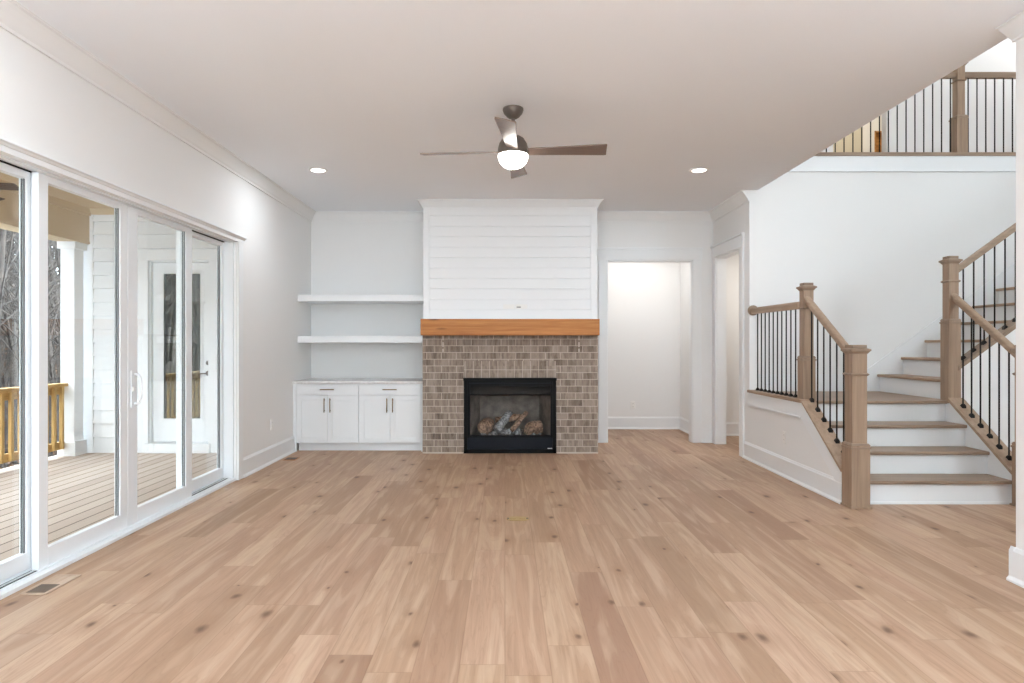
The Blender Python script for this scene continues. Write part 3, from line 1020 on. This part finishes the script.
stair = thing('staircase', (3.5, R1, 0), 'oak and white L-shaped staircase with a square landing', 'staircase')
for i in range(3):
    z = RIS * (i + 1)
    yr = R1 + RUN * i
    MB().box(NX0, NX1 - 0.001, yr, yr + 0.02, z - RIS, z - 0.028).build('riser', M['trim'], stair)
    MB().box(NX0 + (-0.0 if i else 0.0), NX1 + 0.0, yr - 0.03, yr + RUN, z - 0.028, z).build('tread', M['oakx'], stair, 0.008, None, 3)
MB().box(NX0, NX1, R1 - 0.012, R1, 0, 0.018).build('shoe_mould', M['trim'], stair)
MB().box(NX0, SX1, LAND, LAND + 0.02, LZ - RIS, LZ - 0.028).build('riser', M['trim'], stair)
MB().box(NX0, SX1, LAND - 0.03, YST - 0.002, LZ - 0.028, LZ).build('landing', M['oakx'], stair, 0.008, None, 3)
# right stringer wall of the lower flight
MB().prism([(5.19, 0), (LAND - 0.005, 0), (LAND - 0.005, 0.752), (5.96, 0.752), (5.19, 0.205)], 'x', SX0, SX1).build('stringer', M['trim'], stair)
MB().prism([(5.10, 0.155), (5.10, 0.187), (5.975, 0.808), (5.975, 0.776)], 'x', SX0 - 0.018, SX1 + 0.018).build('stringer_cap', M['oaky'], stair, 0.002)
# upper flight
UX = 4.225                     # face of the first upper riser
N_UP = 14
for k in range(N_UP):
    z = LZ + 0.1925 * (k + 1)
    xr = UX + RUN * k
    MB().box(xr, xr + 0.02, 6.10, YST - 0.02, z - 0.1925 if k else LZ, z - 0.028).build('riser', M['trim'], stair)
    MB().box(xr - 0.03, xr + RUN, 6.10, YST - 0.02, z - 0.028, z).build('tread', M['oaky'], stair, 0.008, None, 3)
XE = UX + RUN * N_UP
us = 0.1925 / RUN
zc = lambda x: 1.03 + 0.73 * (x - 4.19)
MB().prism([(4.262, 0), (XE, 0), (XE, zc(XE)), (4.262, zc(4.262))], 'y', 5.99, 6.099).build('upper_stringer', M['wall'], stair)
MB().prism([(4.235, zc(4.235)), (XE, zc(XE)), (XE, zc(XE) + 0.04), (4.235, zc(4.235) + 0.04)], 'y', 5.972, 6.115).build('upper_stringer_cap', M['oakx'], stair, 0.002)
# skirt board on the back wall
zs = lambda x: LZ + 0.1925 + us * (x - 4.195) + 0.13
xk = 4.195 + (0.19 - 0.1925 - 0.13) / us
MB().prism([(KX1, LZ), (4.3, LZ), (XE, zc(XE) - 0.5), (XE, zs(XE)), (xk, LZ + 0.19), (KX1, LZ + 0.19)], 'y', YST - 0.018, YST - 0.001).build('skirt_board', M['trim'], stair)
struct('trim_12', capp, M['oaky'], 'oak cap on the low stair wall under the left balusters', 'trim', 0.003)


def newel(cx, cy, z0, zb, zt, w, wb, parent):
    base = MB()
    base.cbox(cx, cy, wb, wb, z0, zb)
    if z0 < 0.02:
        base.cbox(cx, cy, wb + 0.022, wb + 0.022, z0, z0 + 0.014)
    n_ = base.build('newel_post', M['oakz'], parent, 0.002)
    cap1 = MB()
    cap1.cbox(cx, cy, wb + 0.012, wb + 0.012, zb - 0.028, zb - 0.012)
    cap1.frustum(cx, cy, wb + 0.008, w + 0.014, zb, zb + 0.016)
    cap1.build('base_moulding', M['oakx'], n_, 0.002)
    MB().cbox(cx, cy, w, w, zb, zt - 0.045).build('shaft', M['oakz'], n_, 0.002)
    cl = MB()
    zcn = zt - 0.235
    cl.frustum(cx, cy, w + 0.006, w + 0.026, zcn - 0.012, zcn)
    cl.frustum(cx, cy, w + 0.026, w + 0.006, zcn, zcn + 0.010)
    cl.build('collar', M['oakx'], n_)
    top = MB()
    top.frustum(cx, cy, w + 0.004, w + 0.034, zt - 0.072, zt - 0.050)
    top.cbox(cx, cy, w + 0.044, w + 0.044, zt - 0.050, zt - 0.034)
    top.frustum(cx, cy, w + 0.034, w + 0.004, zt - 0.034, zt - 0.026)
    top.cbox(cx, cy, w - 0.002, w - 0.002, zt - 0.026, zt)
    top.build('cap', M['oakx'], n_, 0.002)
    return n_


RAILP = [(-0.030, 0.0), (-0.022, -0.052), (0.022, -0.052), (0.030, 0.0), (0.024, 0.012), (0.010, 0.018), (-0.010, 0.018), (-0.024, 0.012)]


def rail(a, b, parent, mat, side):
    """handrail; a and b give the line of the top face"""
    mb_ = MB()
    prof = [(u, v - 0.018) for u, v in RAILP]
    mb_.sweep(prof, a, b, side)
    return mb_.build('handrail', mat, parent, 0.002)


def baluster(x, y, z0, z1, parent, tilt=0.0, axis='y'):
    b = MB().tube([(x, y, z0), (x, y, z1)], 0.0068, 8).build('baluster', M['iron'], parent)
    s_ = MB()
    s_.frustum(x, y, 0.034, 0.034, z0 - (0.014 if tilt else 0.0), z0 + 0.012)
    s_.frustum(x, y, 0.034, 0.018, z0 + 0.012, z0 + 0.028)
    s_.build('shoe', M['iron'], b)
    return b


# left railing: floor newel, landing newel, sloping and level rails
lr = thing('stair_railing', (2.86, 6.2, 0), 'left stair railing with two oak newels, sloping rail and level rail', 'railing')
N1 = (2.828, 5.18)
N2 = (2.845, 6.02)
newel(N1[0], N1[1] - 0.02, 0.0, 0.50, 1.302, 0.118, 0.150, lr)
newel(N2[0], N2[1] + 0.02, 0.776, 1.18, 1.884, 0.092, 0.118, lr)
rx = 2.835
rail((rx, 5.26, 1.27), (rx, 6.0, 1.76), lr, M['oaky'], (1, 0, 0))
rail((2.80, 6.08, 1.712), (2.80, YST - 0.02, 1.716), lr, M['oaky'], (1, 0, 0))
ro = MB().lathe([(0.058, -0.022), (0.058, -0.008), (0.048, 0.0)][::-1], (2.80, YST, 1.688), 28, 'y')
ro.build('rosette', M['oakx'], lr)
for k in range(6):
    y = 5.93 - 0.112 * k
    zb_ = 0.792 + (y - 5.945) * (0.792 - 0.24) / (5.945 - 5.15) if y < 5.945 else 0.792
    zt_ = 1.27 + (y - 5.26) * 0.49 / 0.74 - 0.055
    baluster(2.842, y, zb_, zt_, lr, 1.0)
for k in range(10):
    y = 7.13 - 0.1035 * k
    baluster(2.815, y, 0.792, 1.714 - 0.060, lr)

# right railing of the lower flight
rr = thing('stair_railing', (4.2, 5.6, 0), 'right lower stair railing sloping from the tall landing newel to the floor newel', 'railing')
newel(4.185, 5.13, 0.0, 0.50, 1.302, 0.112, 0.138, rr)
rail((4.205, 5.17, 1.205), (4.205, 5.99, 1.785), rr, M['oaky'], (1, 0, 0))
for k in range(7):
    y = 5.868 - 0.107 * k
    zb_ = 0.808 + (y - 5.975) * (0.808 - 0.187) / (5.975 - 5.10)
    zt_ = 1.205 + (y - 5.17) * 0.58 / 0.82 - 0.055
    baluster(4.20, y, zb_, zt_, rr, 1.0)

# railing of the upper flight
ur = thing('stair_railing', (5.0, 6.04, 0.77), 'upper stair railing rising to the right from the tall landing newel', 'railing')
newel(4.205, 6.04, 0.776, 1.53, 2.135, 0.092, 0.116, ur)
ru = lambda x: 2.03 + 0.727 * (x - 4.24)
rail((4.23, 6.04, ru(4.23)), (7.4, 6.04, ru(7.4)), ur, M['oakx'], (0, 1, 0))
for k in range(30):
    x = 4.325 + 0.0985 * k
    baluster(x, 6.04, zc(x) + 0.04, ru(x) - 0.06, ur, 1.0)

# balcony railing
brl = thing('balcony_railing', (5.16, YST, UP), 'upstairs balcony railing with oak newel and black balusters', 'railing')
newel(5.16, YST + 0.04, UP, 3.885, 4.53, 0.086, 0.125, brl)
rail((2.84, YST + 0.04, 4.40), (5.12, YST + 0.04, 4.40), brl, M['oakx'], (0, 1, 0))
rail((5.20, YST + 0.04, 4.40), (8.75, YST + 0.04, 4.40), brl, M['oakx'], (0, 1, 0))
for k in range(-7, 45):
    x = 3.655 + 0.1008 * k
    if x < 2.9 or x > 8.5 or abs(x - 5.16) < 0.08:
        continue
    b = MB().tube([(x, YST + 0.04, UP), (x, YST + 0.04, 4.345)], 0.0068, 8).build('baluster', M['iron'], brl)

# ------------------------------------------------------------------ ceiling fan
FC = (0.060, 4.735)
fan = thing('ceiling_fan', (FC[0], FC[1], H), 'bronze four-blade ceiling fan with a lit white glass bowl', 'ceiling fan')
MB().lathe([(0.076, 0.0), (0.077, -0.012), (0.068, -0.036), (0.047, -0.060), (0.030, -0.072), (0.018, -0.075)], (FC[0], FC[1], H), 36).build('canopy', M['bronze'], fan)
MB().tube([(FC[0], FC[1], H - 0.07), (FC[0], FC[1], 2.86)], 0.0135, 16).build('downrod', M['bronze'], fan)
MB().lathe([(0.020, 2.885), (0.022, 2.855), (0.045, 2.848), (0.080, 2.825), (0.102, 2.79), (0.113, 2.75), (0.1145, 2.718), (0.113, 2.706), (0.0, 2.706)], (FC[0], FC[1], 0), 40).build('motor_housing', M['bronze'], fan)
MB().lathe([(0.110, 2.706), (0.112, 2.698), (0.108, 2.675), (0.095, 2.646), (0.071, 2.623), (0.038, 2.609), (0.0, 2.604)], (FC[0], FC[1], 0), 40).build('glass_bowl', M['bowl'], fan)


def blade(ang):
    mb_ = MB()
    th = math.radians(14)
    secs = [(0.085, 0.075), (0.14, 0.088), (0.3, 0.102), (0.5, 0.122), (0.665, 0.142), (0.685, 0.138)]
    vs_, fs = [], []
    t = 0.010
    for r, w_ in secs:
        for sy, sz in ((-1, -1), (1, -1), (1, 1), (-1, 1)):
            y_ = sy * w_ / 2
            z_ = sz * t / 2
            # pitched so that the clockwise edge sits high
            yy = y_ * math.cos(th) - z_ * math.sin(th) * -1
            zz = -y_ * math.sin(th) + z_ * math.cos(th)
            xx = r
            X = xx * math.cos(ang) - yy * math.sin(ang)
            Y = xx * math.sin(ang) + yy * math.cos(ang)
            vs_.append((FC[0] + X, FC[1] + Y, 2.730 + zz))
    for i in range(len(secs) - 1):
        for k in range(4):
            fs.append((i * 4 + k, i * 4 + (k + 1) % 4, (i + 1) * 4 + (k + 1) % 4, (i + 1) * 4 + k))
    fs += [(3, 2, 1, 0), tuple(len(secs) * 4 - 4 + k for k in range(4))]
    return mb_.add(vs_, fs)


for k in range(4):
    blade(math.radians(-5) + k * PI / 2).build('blade', M['blade'], fan, 0.002)

# recessed lights in view
RL = ['round recessed ceiling light over the shelf alcove, left of the fan', 'round recessed ceiling light right of the fan, toward the stairs']
rl0 = None
for (cx_, cy_), lb in zip(CAN_SPOTS, RL):
    if rl0 is None:
        rl0 = thing('recessed_light', (cx_, cy_, H), lb, 'ceiling light', 'recessed lights in the ceiling')
        MB().lathe([(0.066, -0.004), (0.070, -0.009), (0.090, -0.007), (0.094, 0.0), (0.066, 0.0)], (cx_, cy_, H), 36).build('trim_ring', M['plate'], rl0)
        MB().lathe([(0.0, -0.0075), (0.066, -0.0075), (0.068, -0.003)], (cx_, cy_, H), 36).build('lens', M['lens'], rl0)
    else:
        c = copy_tree(rl0)
        c.location = (cx_, cy_, H)
        c['label'] = lb

# ------------------------------------------------------------------ outlets and floor fittings
def outlet(c, axis, lb):
    """duplex outlet on a wall; axis = direction it faces"""
    x, y, z = c
    t = thing('outlet', c, lb, 'outlet')
    def bx(mb_, a0, a1, z0, z1, d0, d1):
        if axis == '+x':
            mb_.box(x + d0, x + d1, y + a0, y + a1, z0, z1)
        elif axis == '-x':
            mb_.box(x - d1, x - d0, y + a0, y + a1, z0, z1)
        else:
            mb_.box(x + a0, x + a1, y - d1, y - d0, z0, z1)
        return mb_
    bx(MB(), -0.036, 0.036, z - 0.058, z + 0.058, 0, 0.006).build('cover_plate', M['plate'], t, 0.002)
    for s in (-1, 1):
        so = bx(MB(), -0.017, 0.017, z + s * 0.024 - 0.015, z + s * 0.024 + 0.015, 0.006, 0.008).build('socket', M['plate'], t, 0.001)
        sl_ = MB()
        for q in (-0.007, 0.007):
            bx(sl_, q - 0.0012, q + 0.0012, z + s * 0.024 - 0.004, z + s * 0.024 + 0.006, 0.008, 0.0085)
        sl_.build('slot', M['slot'], so)


outlet((XL, 7.06, 0.42), '+x', 'white wall outlet on the left wall between sliding door and cabinets')
outlet((KX0, 6.33, 0.385), '-x', 'white wall outlet on the low stair wall')
outlet((1.97, 9.86, 0.37), '-y', 'white wall outlet in the hall beyond the cased opening')

fo = thing('floor_outlet', (0.095, 4.79, 0), 'brass oval outlet cover set in the oak floor before the fireplace', 'floor outlet')
pl = MB()
n = 40
ring = [(0.095 + (0.085 * abs(math.cos(2 * PI * k / n)) ** 0.6) * math.copysign(1, math.cos(2 * PI * k / n)), 4.79 + 0.055 * math.sin(2 * PI * k / n)) for k in range(n)]
pl.prism(ring, 'z', 0.0005, 0.004)
pl.build('plate', M['brass'], fo)
for s in (-1, 1):
    MB().lathe([(0.024, 0.004), (0.024, 0.0062), (0.020, 0.0068), (0.0, 0.0068)], (0.095 + s * 0.036, 4.79, 0), 24).build('flip_lid', M['brass'], fo)
    MB().box(0.095 + s * 0.072 - 0.008, 0.095 + s * 0.072 + 0.008, 4.775, 4.805, 0.004, 0.0055).build('hinge', M['ventgrille'], fo, 0, 'dark brown end')

fv = thing('floor_vent', (-2.46, 3.475, 0), 'flush oak floor vent with taupe louvres beside the sliding door', 'floor vent')
vx0, vx1, vy0, vy1 = -2.535, -2.395, 3.335, 3.62
fr = MB()
fr.box(vx0, vx1, vy0, vy0 + 0.018, 0.0005, 0.006).box(vx0, vx1, vy1 - 0.018, vy1, 0.0005, 0.006)
fr.box(vx0, vx0 + 0.018, vy0 + 0.018, vy1 - 0.018, 0.0005, 0.006).box(vx1 - 0.018, vx1, vy0 + 0.018, vy1 - 0.018, 0.0005, 0.006)
fr.build('frame', M['vent'], fv, 0.001)
MB().box(vx0 + 0.016, vx1 - 0.016, vy0 + 0.016, vy1 - 0.016, 0.0004, 0.0012).build('damper', M['slot'], fv)
lo = MB()
for k in range(14):
    y = vy0 + 0.026 + k * 0.0085
    lo.box(vx0 + 0.018, vx1 - 0.018, y, y + 0.005, 0.001, 0.0045)
lo.build('louvres', M['ventgrille'], fv)
lo = MB()
for k in range(14):
    y = vy0 + 0.026 + (k + 14) * 0.0085
    lo.box(vx0 + 0.018, vx1 - 0.018, y, y + 0.0072, 0.001, 0.0045)
lo.build('louvres', M['vent'], fv)
fv2 = thing('floor_vent', (-2.40, 7.28, 0), 'small dark brown floor vent in the corner by the cabinets', 'floor vent')
MB().box(-2.50, -2.36, 7.20, 7.36, 0.0005, 0.005).build('frame', M['mantel'], fv2, 0.001)
lo = MB()
for k in range(8):
    lo.box(-2.49, -2.37, 7.215 + k * 0.017, 7.225 + k * 0.017, 0.005, 0.007)
lo.build('louvres', M['bronze'], fv2)

# ------------------------------------------------------------------ porch
PZ = -0.03
struct('floor_porch', MB().box(-5.40, -2.745, 0.2, WING, PZ - 0.05, PZ), M['deck'], 'weathered porch deck boards outside the sliding door', 'porch deck')
pc = MB().box(-5.75, -2.745, 0.0, WING + 0.4, 2.97, 3.05)
struct('ceiling_porch', pc, M['tan'], 'beige porch ceiling seen through the sliding door', 'porch ceiling')
pb = MB().box(-5.36, -5.11, 0.2, WING - 0.01, 2.535, 2.97).box(-5.11, -5.085, 0.2, WING - 0.03, 2.88, 2.97).box(-5.11, -5.095, 0.2, WING - 0.03, 2.535, 2.565)
struct('trim_10', pb, M['tan'], 'beige porch beam carried by the white column', 'trim')
pcr = MB()
pcr.sweep([(0, -0.07), (0.012, -0.07), (0.05, -0.012), (0.05, 0), (0, 0)], (-5.10, WING - 0.012, 2.97), (-2.745, WING - 0.012, 2.97), (0, -1, 0))
struct('trim_11', pcr, M['tan'], 'small moulding where porch ceiling meets the siding', 'trim')
# end wall with lap siding and door opening
DX0, DX1, DZ1 = -4.40, -3.64, 2.345
wing = wall_y(MB(), WING + 0.02, WING + 0.17, -5.20, -2.745, PZ - 0.3, 3.05, [(DX0, DX1, PZ, DZ1)])
wing.box(-5.20, -5.05, WING + 0.17, 12.0, PZ - 0.3, 3.05)
sidg = thing('wall_porch', (-4.0, WING + 0.1, PZ), 'white lap siding on the house wall at the end of the porch', 'wall', None, 'structure')
wing.build('sheathing', M['extrim'], sidg)
lap = MB()
zb_ = PZ + 0.02
while zb_ < 2.96:
    for (a, b) in ((-5.07, DX0 - 0.115), (DX1 + 0.115, -2.745)):
        z2 = min(zb_ + 0.166, 2.96)
        lap.prism([(WING + 0.02, zb_ + 0.009), (WING - 0.018, zb_ + 0.009), (WING + 0.010, z2), (WING + 0.02, z2)], 'x', a, b)
    a, b = DX0 - 0.115, DX1 + 0.115
    if zb_ > DZ1 + 0.12:
        lap.prism([(WING + 0.02, zb_ + 0.009), (WING - 0.018, zb_ + 0.009), (WING + 0.010, z2), (WING + 0.02, z2)], 'x', a, b)
    zb_ += 0.166
lap.build('lap_boards', M['siding'], sidg)
MB().box(-5.205, -5.07, WING - 0.020, WING + 0.02, PZ, 2.97).build('corner_board', M['extrim'], sidg, 0.003)
MB().box(-5.09, -2.745, WING - 0.014, WING + 0.02, PZ, PZ + 0.03).build('starter_strip', M['extrim'], sidg)

# porch door with a full glass lite
pd = thing('door_2', ((DX0 + DX1) / 2, WING, PZ), 'white porch door with tall glass lite and dark lockset', 'door', None, 'structure')
cs = MB()
cs.box(DX0 - 0.11, DX0 + 0.01, WING - 0.022, WING + 0.02, PZ, DZ1).box(DX1 - 0.01, DX1 + 0.11, WING - 0.022, WING + 0.02, PZ, DZ1)
cs.box(DX0 - 0.115, DX1 + 0.115, WING - 0.026, WING + 0.02, DZ1 - 0.01, DZ1 + 0.125)
cs.box(DX0, DX0 + 0.02, WING + 0.02, WING + 0.16, PZ, DZ1).box(DX1 - 0.02, DX1, WING + 0.02, WING + 0.16, PZ, DZ1).box(DX0, DX1, WING + 0.02, WING + 0.16, DZ1 - 0.02, DZ1)
cs.build('casing', M['extrim'], pd, 0.002)
MB().box(DX0 - 0.02, DX1 + 0.02, WING - 0.05, WING + 0.16, PZ, 0.085).build('threshold', M['extrim'], pd, 0.003)
da, db, dzb, dzt = DX0 + 0.022, DX1 - 0.022, 0.095, DZ1 - 0.024
ga, gb, gz0, gz1 = -4.255, -3.775, 0.37, 2.195
dy0, dy1 = WING + 0.075, WING + 0.12
dsl = MB()
dsl.box(da, ga, dy0, dy1, dzb, dzt).box(gb, db, dy0, dy1, dzb, dzt).box(ga, gb, dy0, dy1, dzb, gz0).box(ga, gb, dy0, dy1, gz1, dzt)
dl = dsl.build('door_leaf', M['extrim'], pd)
gf = MB()
gf.box(ga - 0.02, ga + 0.012, dy0 - 0.012, dy0, gz0 - 0.02, gz1 + 0.02).box(gb - 0.012, gb + 0.02, dy0 - 0.012, dy0, gz0 - 0.02, gz1 + 0.02)
gf.box(ga, gb, dy0 - 0.012, dy0, gz0 - 0.02, gz0 + 0.012).box(ga, gb, dy0 - 0.012, dy0, gz1 - 0.012, gz1 + 0.02)
gf.build('lite_frame', M['extrim'], dl, 0.002)
MB().box(ga, gb, dy0 + 0.015, dy0 + 0.021, gz0, gz1).build('pane', M['doorglass'], dl)
bl = MB()
k = 0
while ga + 0.012 + k * 0.05 < gb - 0.03:
    xx = ga + 0.012 + k * 0.05
    bl.box(xx, xx + 0.034, dy0 + 0.06, dy0 + 0.07, gz0, gz1)
    k += 1
bl.build('blind', M['creamwall'], pd)
kx = (205.4 - CX) * WING / F
for zz, rr_ in ((1.075, 0.026), (0.945, 0.030)):
    MB().lathe([(rr_, 0.0), (rr_, -0.012), (rr_ * 0.5, -0.016), (rr_ * 0.4, -0.03)], (kx, dy0 - 0.0, zz), 20, 'y').build('lock_rose', M['bronze'], dl)
MB().tube([(kx, dy0 - 0.035, 0.945), (kx - 0.085, dy0 - 0.04, 0.942)], 0.009, 10).build('lever_handle', M['bronze'], dl)
MB().box(DX0 - 0.1, DX1 + 0.1, WING + 0.35, WING + 0.37, PZ, 2.5).build('dark_room_sheet', M['dark'], pd)  # dark sheet standing in for the unlit room behind the glass

# column
col = thing('porch_column', (-5.235, WING - 0.14, PZ), 'square white porch column at the end of the wooden porch railing', 'column')
MB().cbox(-5.235, WING - 0.15, 0.168, 0.168, PZ, 2.50).build('shaft', M['extrim'], col, 0.004)
MB().cbox(-5.235, WING - 0.15, 0.215, 0.215, PZ, PZ + 0.17).build('plinth', M['extrim'], col, 0.004)
MB().cbox(-5.235, WING - 0.15, 0.22, 0.22, 2.45, 2.535).build('capital', M['extrim'], col, 0.004)
col2 = copy_tree(col)
col2.location.y = 2.6
col2['label'] = 'square white porch column far to the left along the porch railing'
col3 = copy_tree(col)
col3.location = (-5.235, 0.4, PZ)
col3['label'] = 'square white porch column at the near corner of the porch'

# wooden railing along the porch edge
def porch_rail(y0, y1, lb):
    t = thing('porch_railing', (-5.27, (y0 + y1) / 2, PZ), lb, 'railing')
    MB().box(-5.335, -5.205, y0, y1, 0.805, 0.843).build('top_rail', M['piney'], t, 0.004)
    MB().box(-5.29, -5.25, y0, y1, 0.715, 0.805).build('upper_rail', M['piney'], t, 0.004)
    MB().box(-5.29, -5.25, y0, y1, 0.06, 0.15).build('bottom_rail', M['piney'], t, 0.004)
    n_ = int((y1 - y0) / 0.127)
    for k_ in range(n_):
        y_ = y0 + 0.075 + k_ * (y1 - y0 - 0.15) / max(1, n_ - 1)
        MB().box(-5.25, -5.215, y_ - 0.018, y_ + 0.018, 0.07, 0.80).build('baluster', M['pine'], t)


porch_rail(2.70, WING - 0.26, 'yellow pine porch railing running out from the white column')
porch_rail(0.50, 2.50, 'yellow pine porch railing on the near stretch of the porch')

# porch ceiling fan, one blade tip shows at the left edge
pf = thing('porch_fan', (-4.82, 5.35, 2.97), 'brown porch ceiling fan with one blade tip showing at the left edge', 'ceiling fan')
MB().lathe([(0.07, 0.0), (0.07, -0.03), (0.03, -0.06)], (-4.82, 5.35, 2.97), 24).build('canopy', M['bronze'], pf)
MB().tube([(-4.82, 5.35, 2.92), (-4.82, 5.35, 2.72)], 0.013, 12).build('downrod', M['bronze'], pf)
MB().lathe([(0.03, 2.74), (0.10, 2.71), (0.11, 2.66), (0.08, 2.60), (0.0, 2.585)], (-4.82, 5.35, 0), 28).build('motor_housing', M['bronze'], pf)
for k in range(5):
    a = math.radians(12 + 72 * k)
    d = Vector((math.cos(a), math.sin(a), 0))
    s_ = Vector((-math.sin(a), math.cos(a), -0.20))
    b_ = MB()
    c0 = Vector((-4.82, 5.35, 2.655))
    b_.sweep([(-0.062, -0.005), (0.062, -0.005), (0.062, 0.005), (-0.062, 0.005)], c0 + d * 0.10, c0 + d * 0.66, s_)
    b_.build('blade', M['darkblade'], pf)

# ------------------------------------------------------------------ woods beyond the porch
def hill(x, y):
    d = max(0.0, -x - 7.0, (-y - 7.0) * 0.75)
    return -1.3 + 0.10 * d + 0.0065 * d * d + 0.25 * math.sin(x * 0.7 + y * 0.4)


gm = MB()
nx, ny = 46, 66
vv = []
for i in range(nx + 1):
    for j in range(ny + 1):
        x = -5.8 - 44.0 * (i / nx) ** 1.3
        y = -50.0 + 100.0 * j / ny
        vv.append((x, y, hill(x, y)))
ff = [(i * (ny + 1) + j, i * (ny + 1) + j + 1, (i + 1) * (ny + 1) + j + 1, (i + 1) * (ny + 1) + j) for i in range(nx) for j in range(ny)]
gm.add(vv, ff, True)
struct('ground', gm, M['litter'], 'leaf-covered woodland slope beyond the porch railing', 'ground')


def grow(mb_, p_, d, length, r, depth, rnd_, limbs):
    pts = [p_]
    rs = [r]
    q = Vector(p_)
    dd = Vector(d)
    n_ = 4 if depth == 0 else 3
    for k_ in range(n_):
        dd = (dd + Vector((rnd_.uniform(-.16, .16), rnd_.uniform(-.16, .16), rnd_.uniform(-.05, .12)))).normalized()
        q = q + dd * (length / n_)
        pts.append(q.copy())
        rs.append(r * (1 - 0.75 * (k_ + 1) / n_) + 0.003)
    mb_.tube(pts, rs, 6 if depth == 0 else 4, True, False)
    if depth >= 3:
        return
    nb = (16, 6, 4)[depth]
    for k_ in range(nb):
        t = rnd_.uniform(0.12 if depth == 0 else 0.2, 1.0)
        i = min(int(t * n_), n_ - 1)
        base = pts[i].lerp(pts[i + 1], t * n_ - i)
        az = rnd_.uniform(0, 2 * PI)
        side = Vector((math.cos(az), math.sin(az), rnd_.uniform(0.15, 0.9))).normalized()
        nd = (dd * 0.35 + side).normalized()
        grow(limbs, base, nd, length * rnd_.uniform(0.28, 0.5), rs[i] * 0.42, depth + 1, rnd_, limbs)


protos = []
for k in range(5):
    rnd = random.Random(100 + k)
    trunk, limbs = MB(), MB()
    grow(trunk, Vector((0, 0, 0)), Vector((rnd.uniform(-.08, .08), rnd.uniform(-.08, .08), 1)), rnd.uniform(8.5, 12), rnd.uniform(0.05, 0.10), 0, rnd, limbs)
    r_ = thing('bare_tree', (0, 0, 0), 'bare grey tree standing in the woods beyond the porch railing', 'tree', 'bare trees beyond the porch railing')
    trunk.build('trunk', M['bark'], r_)
    limbs.build('branches', M['bark'], r_)
    protos.append(r_)
rnd = random.Random(7)
spots = []
tries = 0
while len(spots) < 118 and tries < 4000:
    tries += 1
    y = rnd.uniform(8.0, 34.0)
    if len(spots) < 38:
        x = -y * rnd.uniform(0.66, 0.84)
    elif len(spots) >= 84:
        y = rnd.uniform(-2, 16)
        x = rnd.uniform(-24, -11.0)
    else:
        y = rnd.uniform(-16, 6)
        x = -8.6 + y * 0.50 + rnd.uniform(-3.0, 2.2)
    if x > (-9.2 if y > 6 else -9.6):
        continue
    if all((x - a) ** 2 + (y - b) ** 2 > 0.9 for a, b in spots):
        spots.append((x, y))
for k, (x, y) in enumerate(spots):
    o = protos[k] if k < 5 else copy_tree(protos[k % 5])
    o.location = (x, y, hill(x, y) - 0.05)
    o.rotation_euler = (0, 0, rnd.uniform(0, 6.28))
    s_ = rnd.uniform(0.8, 1.2)
    o.scale = (s_, s_, s_)

brush = MB()
rnd = random.Random(21)
for k in range(2600):
    y = rnd.uniform(8.0, 30.0)
    x = -y * rnd.uniform(0.64, 0.86)
    if k >= 1500:
        x, y = rnd.uniform(-26, -8), rnd.uniform(-3, 15)
    if x > -6.6:
        continue
    z = hill(x, y)
    h_ = rnd.uniform(0.5, 3.2)
    a = (x, y, z)
    m_ = (x + rnd.uniform(-.2, .2), y + rnd.uniform(-.2, .2), z + h_ * 0.5)
    b = (x + rnd.uniform(-.6, .6), y + rnd.uniform(-.6, .6), z + h_)
    brush.tube([a, m_, b], [0.012, 0.009, 0.003], 3, False, False)
tag(brush.build('undergrowth', M['bark']), 'thin grey saplings and twigs filling the woods beyond the porch', 'undergrowth', None, 'stuff')
lv = MB()
for k in range(5200):
    y = rnd.uniform(7.5, 28.0)
    x = -y * rnd.uniform(0.64, 0.87)
    if x > -6.4:
        continue
    z = hill(x, y) + abs(rnd.gauss(0, 0.5)) + 0.02
    s_ = rnd.uniform(0.04, 0.09)
    u = Vector((rnd.uniform(-1, 1), rnd.uniform(-1, 1), rnd.uniform(-1, 1))).normalized() * s_
    w_ = u.cross(Vector((rnd.uniform(-1, 1), rnd.uniform(-1, 1), rnd.uniform(-1, 1)))).normalized() * s_ * 0.6
    c = Vector((x, y, z))
    lv.add([c - u, c + w_, c + u, c - w_], [(0, 1, 2, 3)])
tag(lv.build('leaves', M['leaf']), 'dry brown leaves clinging low among the woodland saplings', 'leaves', None, 'stuff')
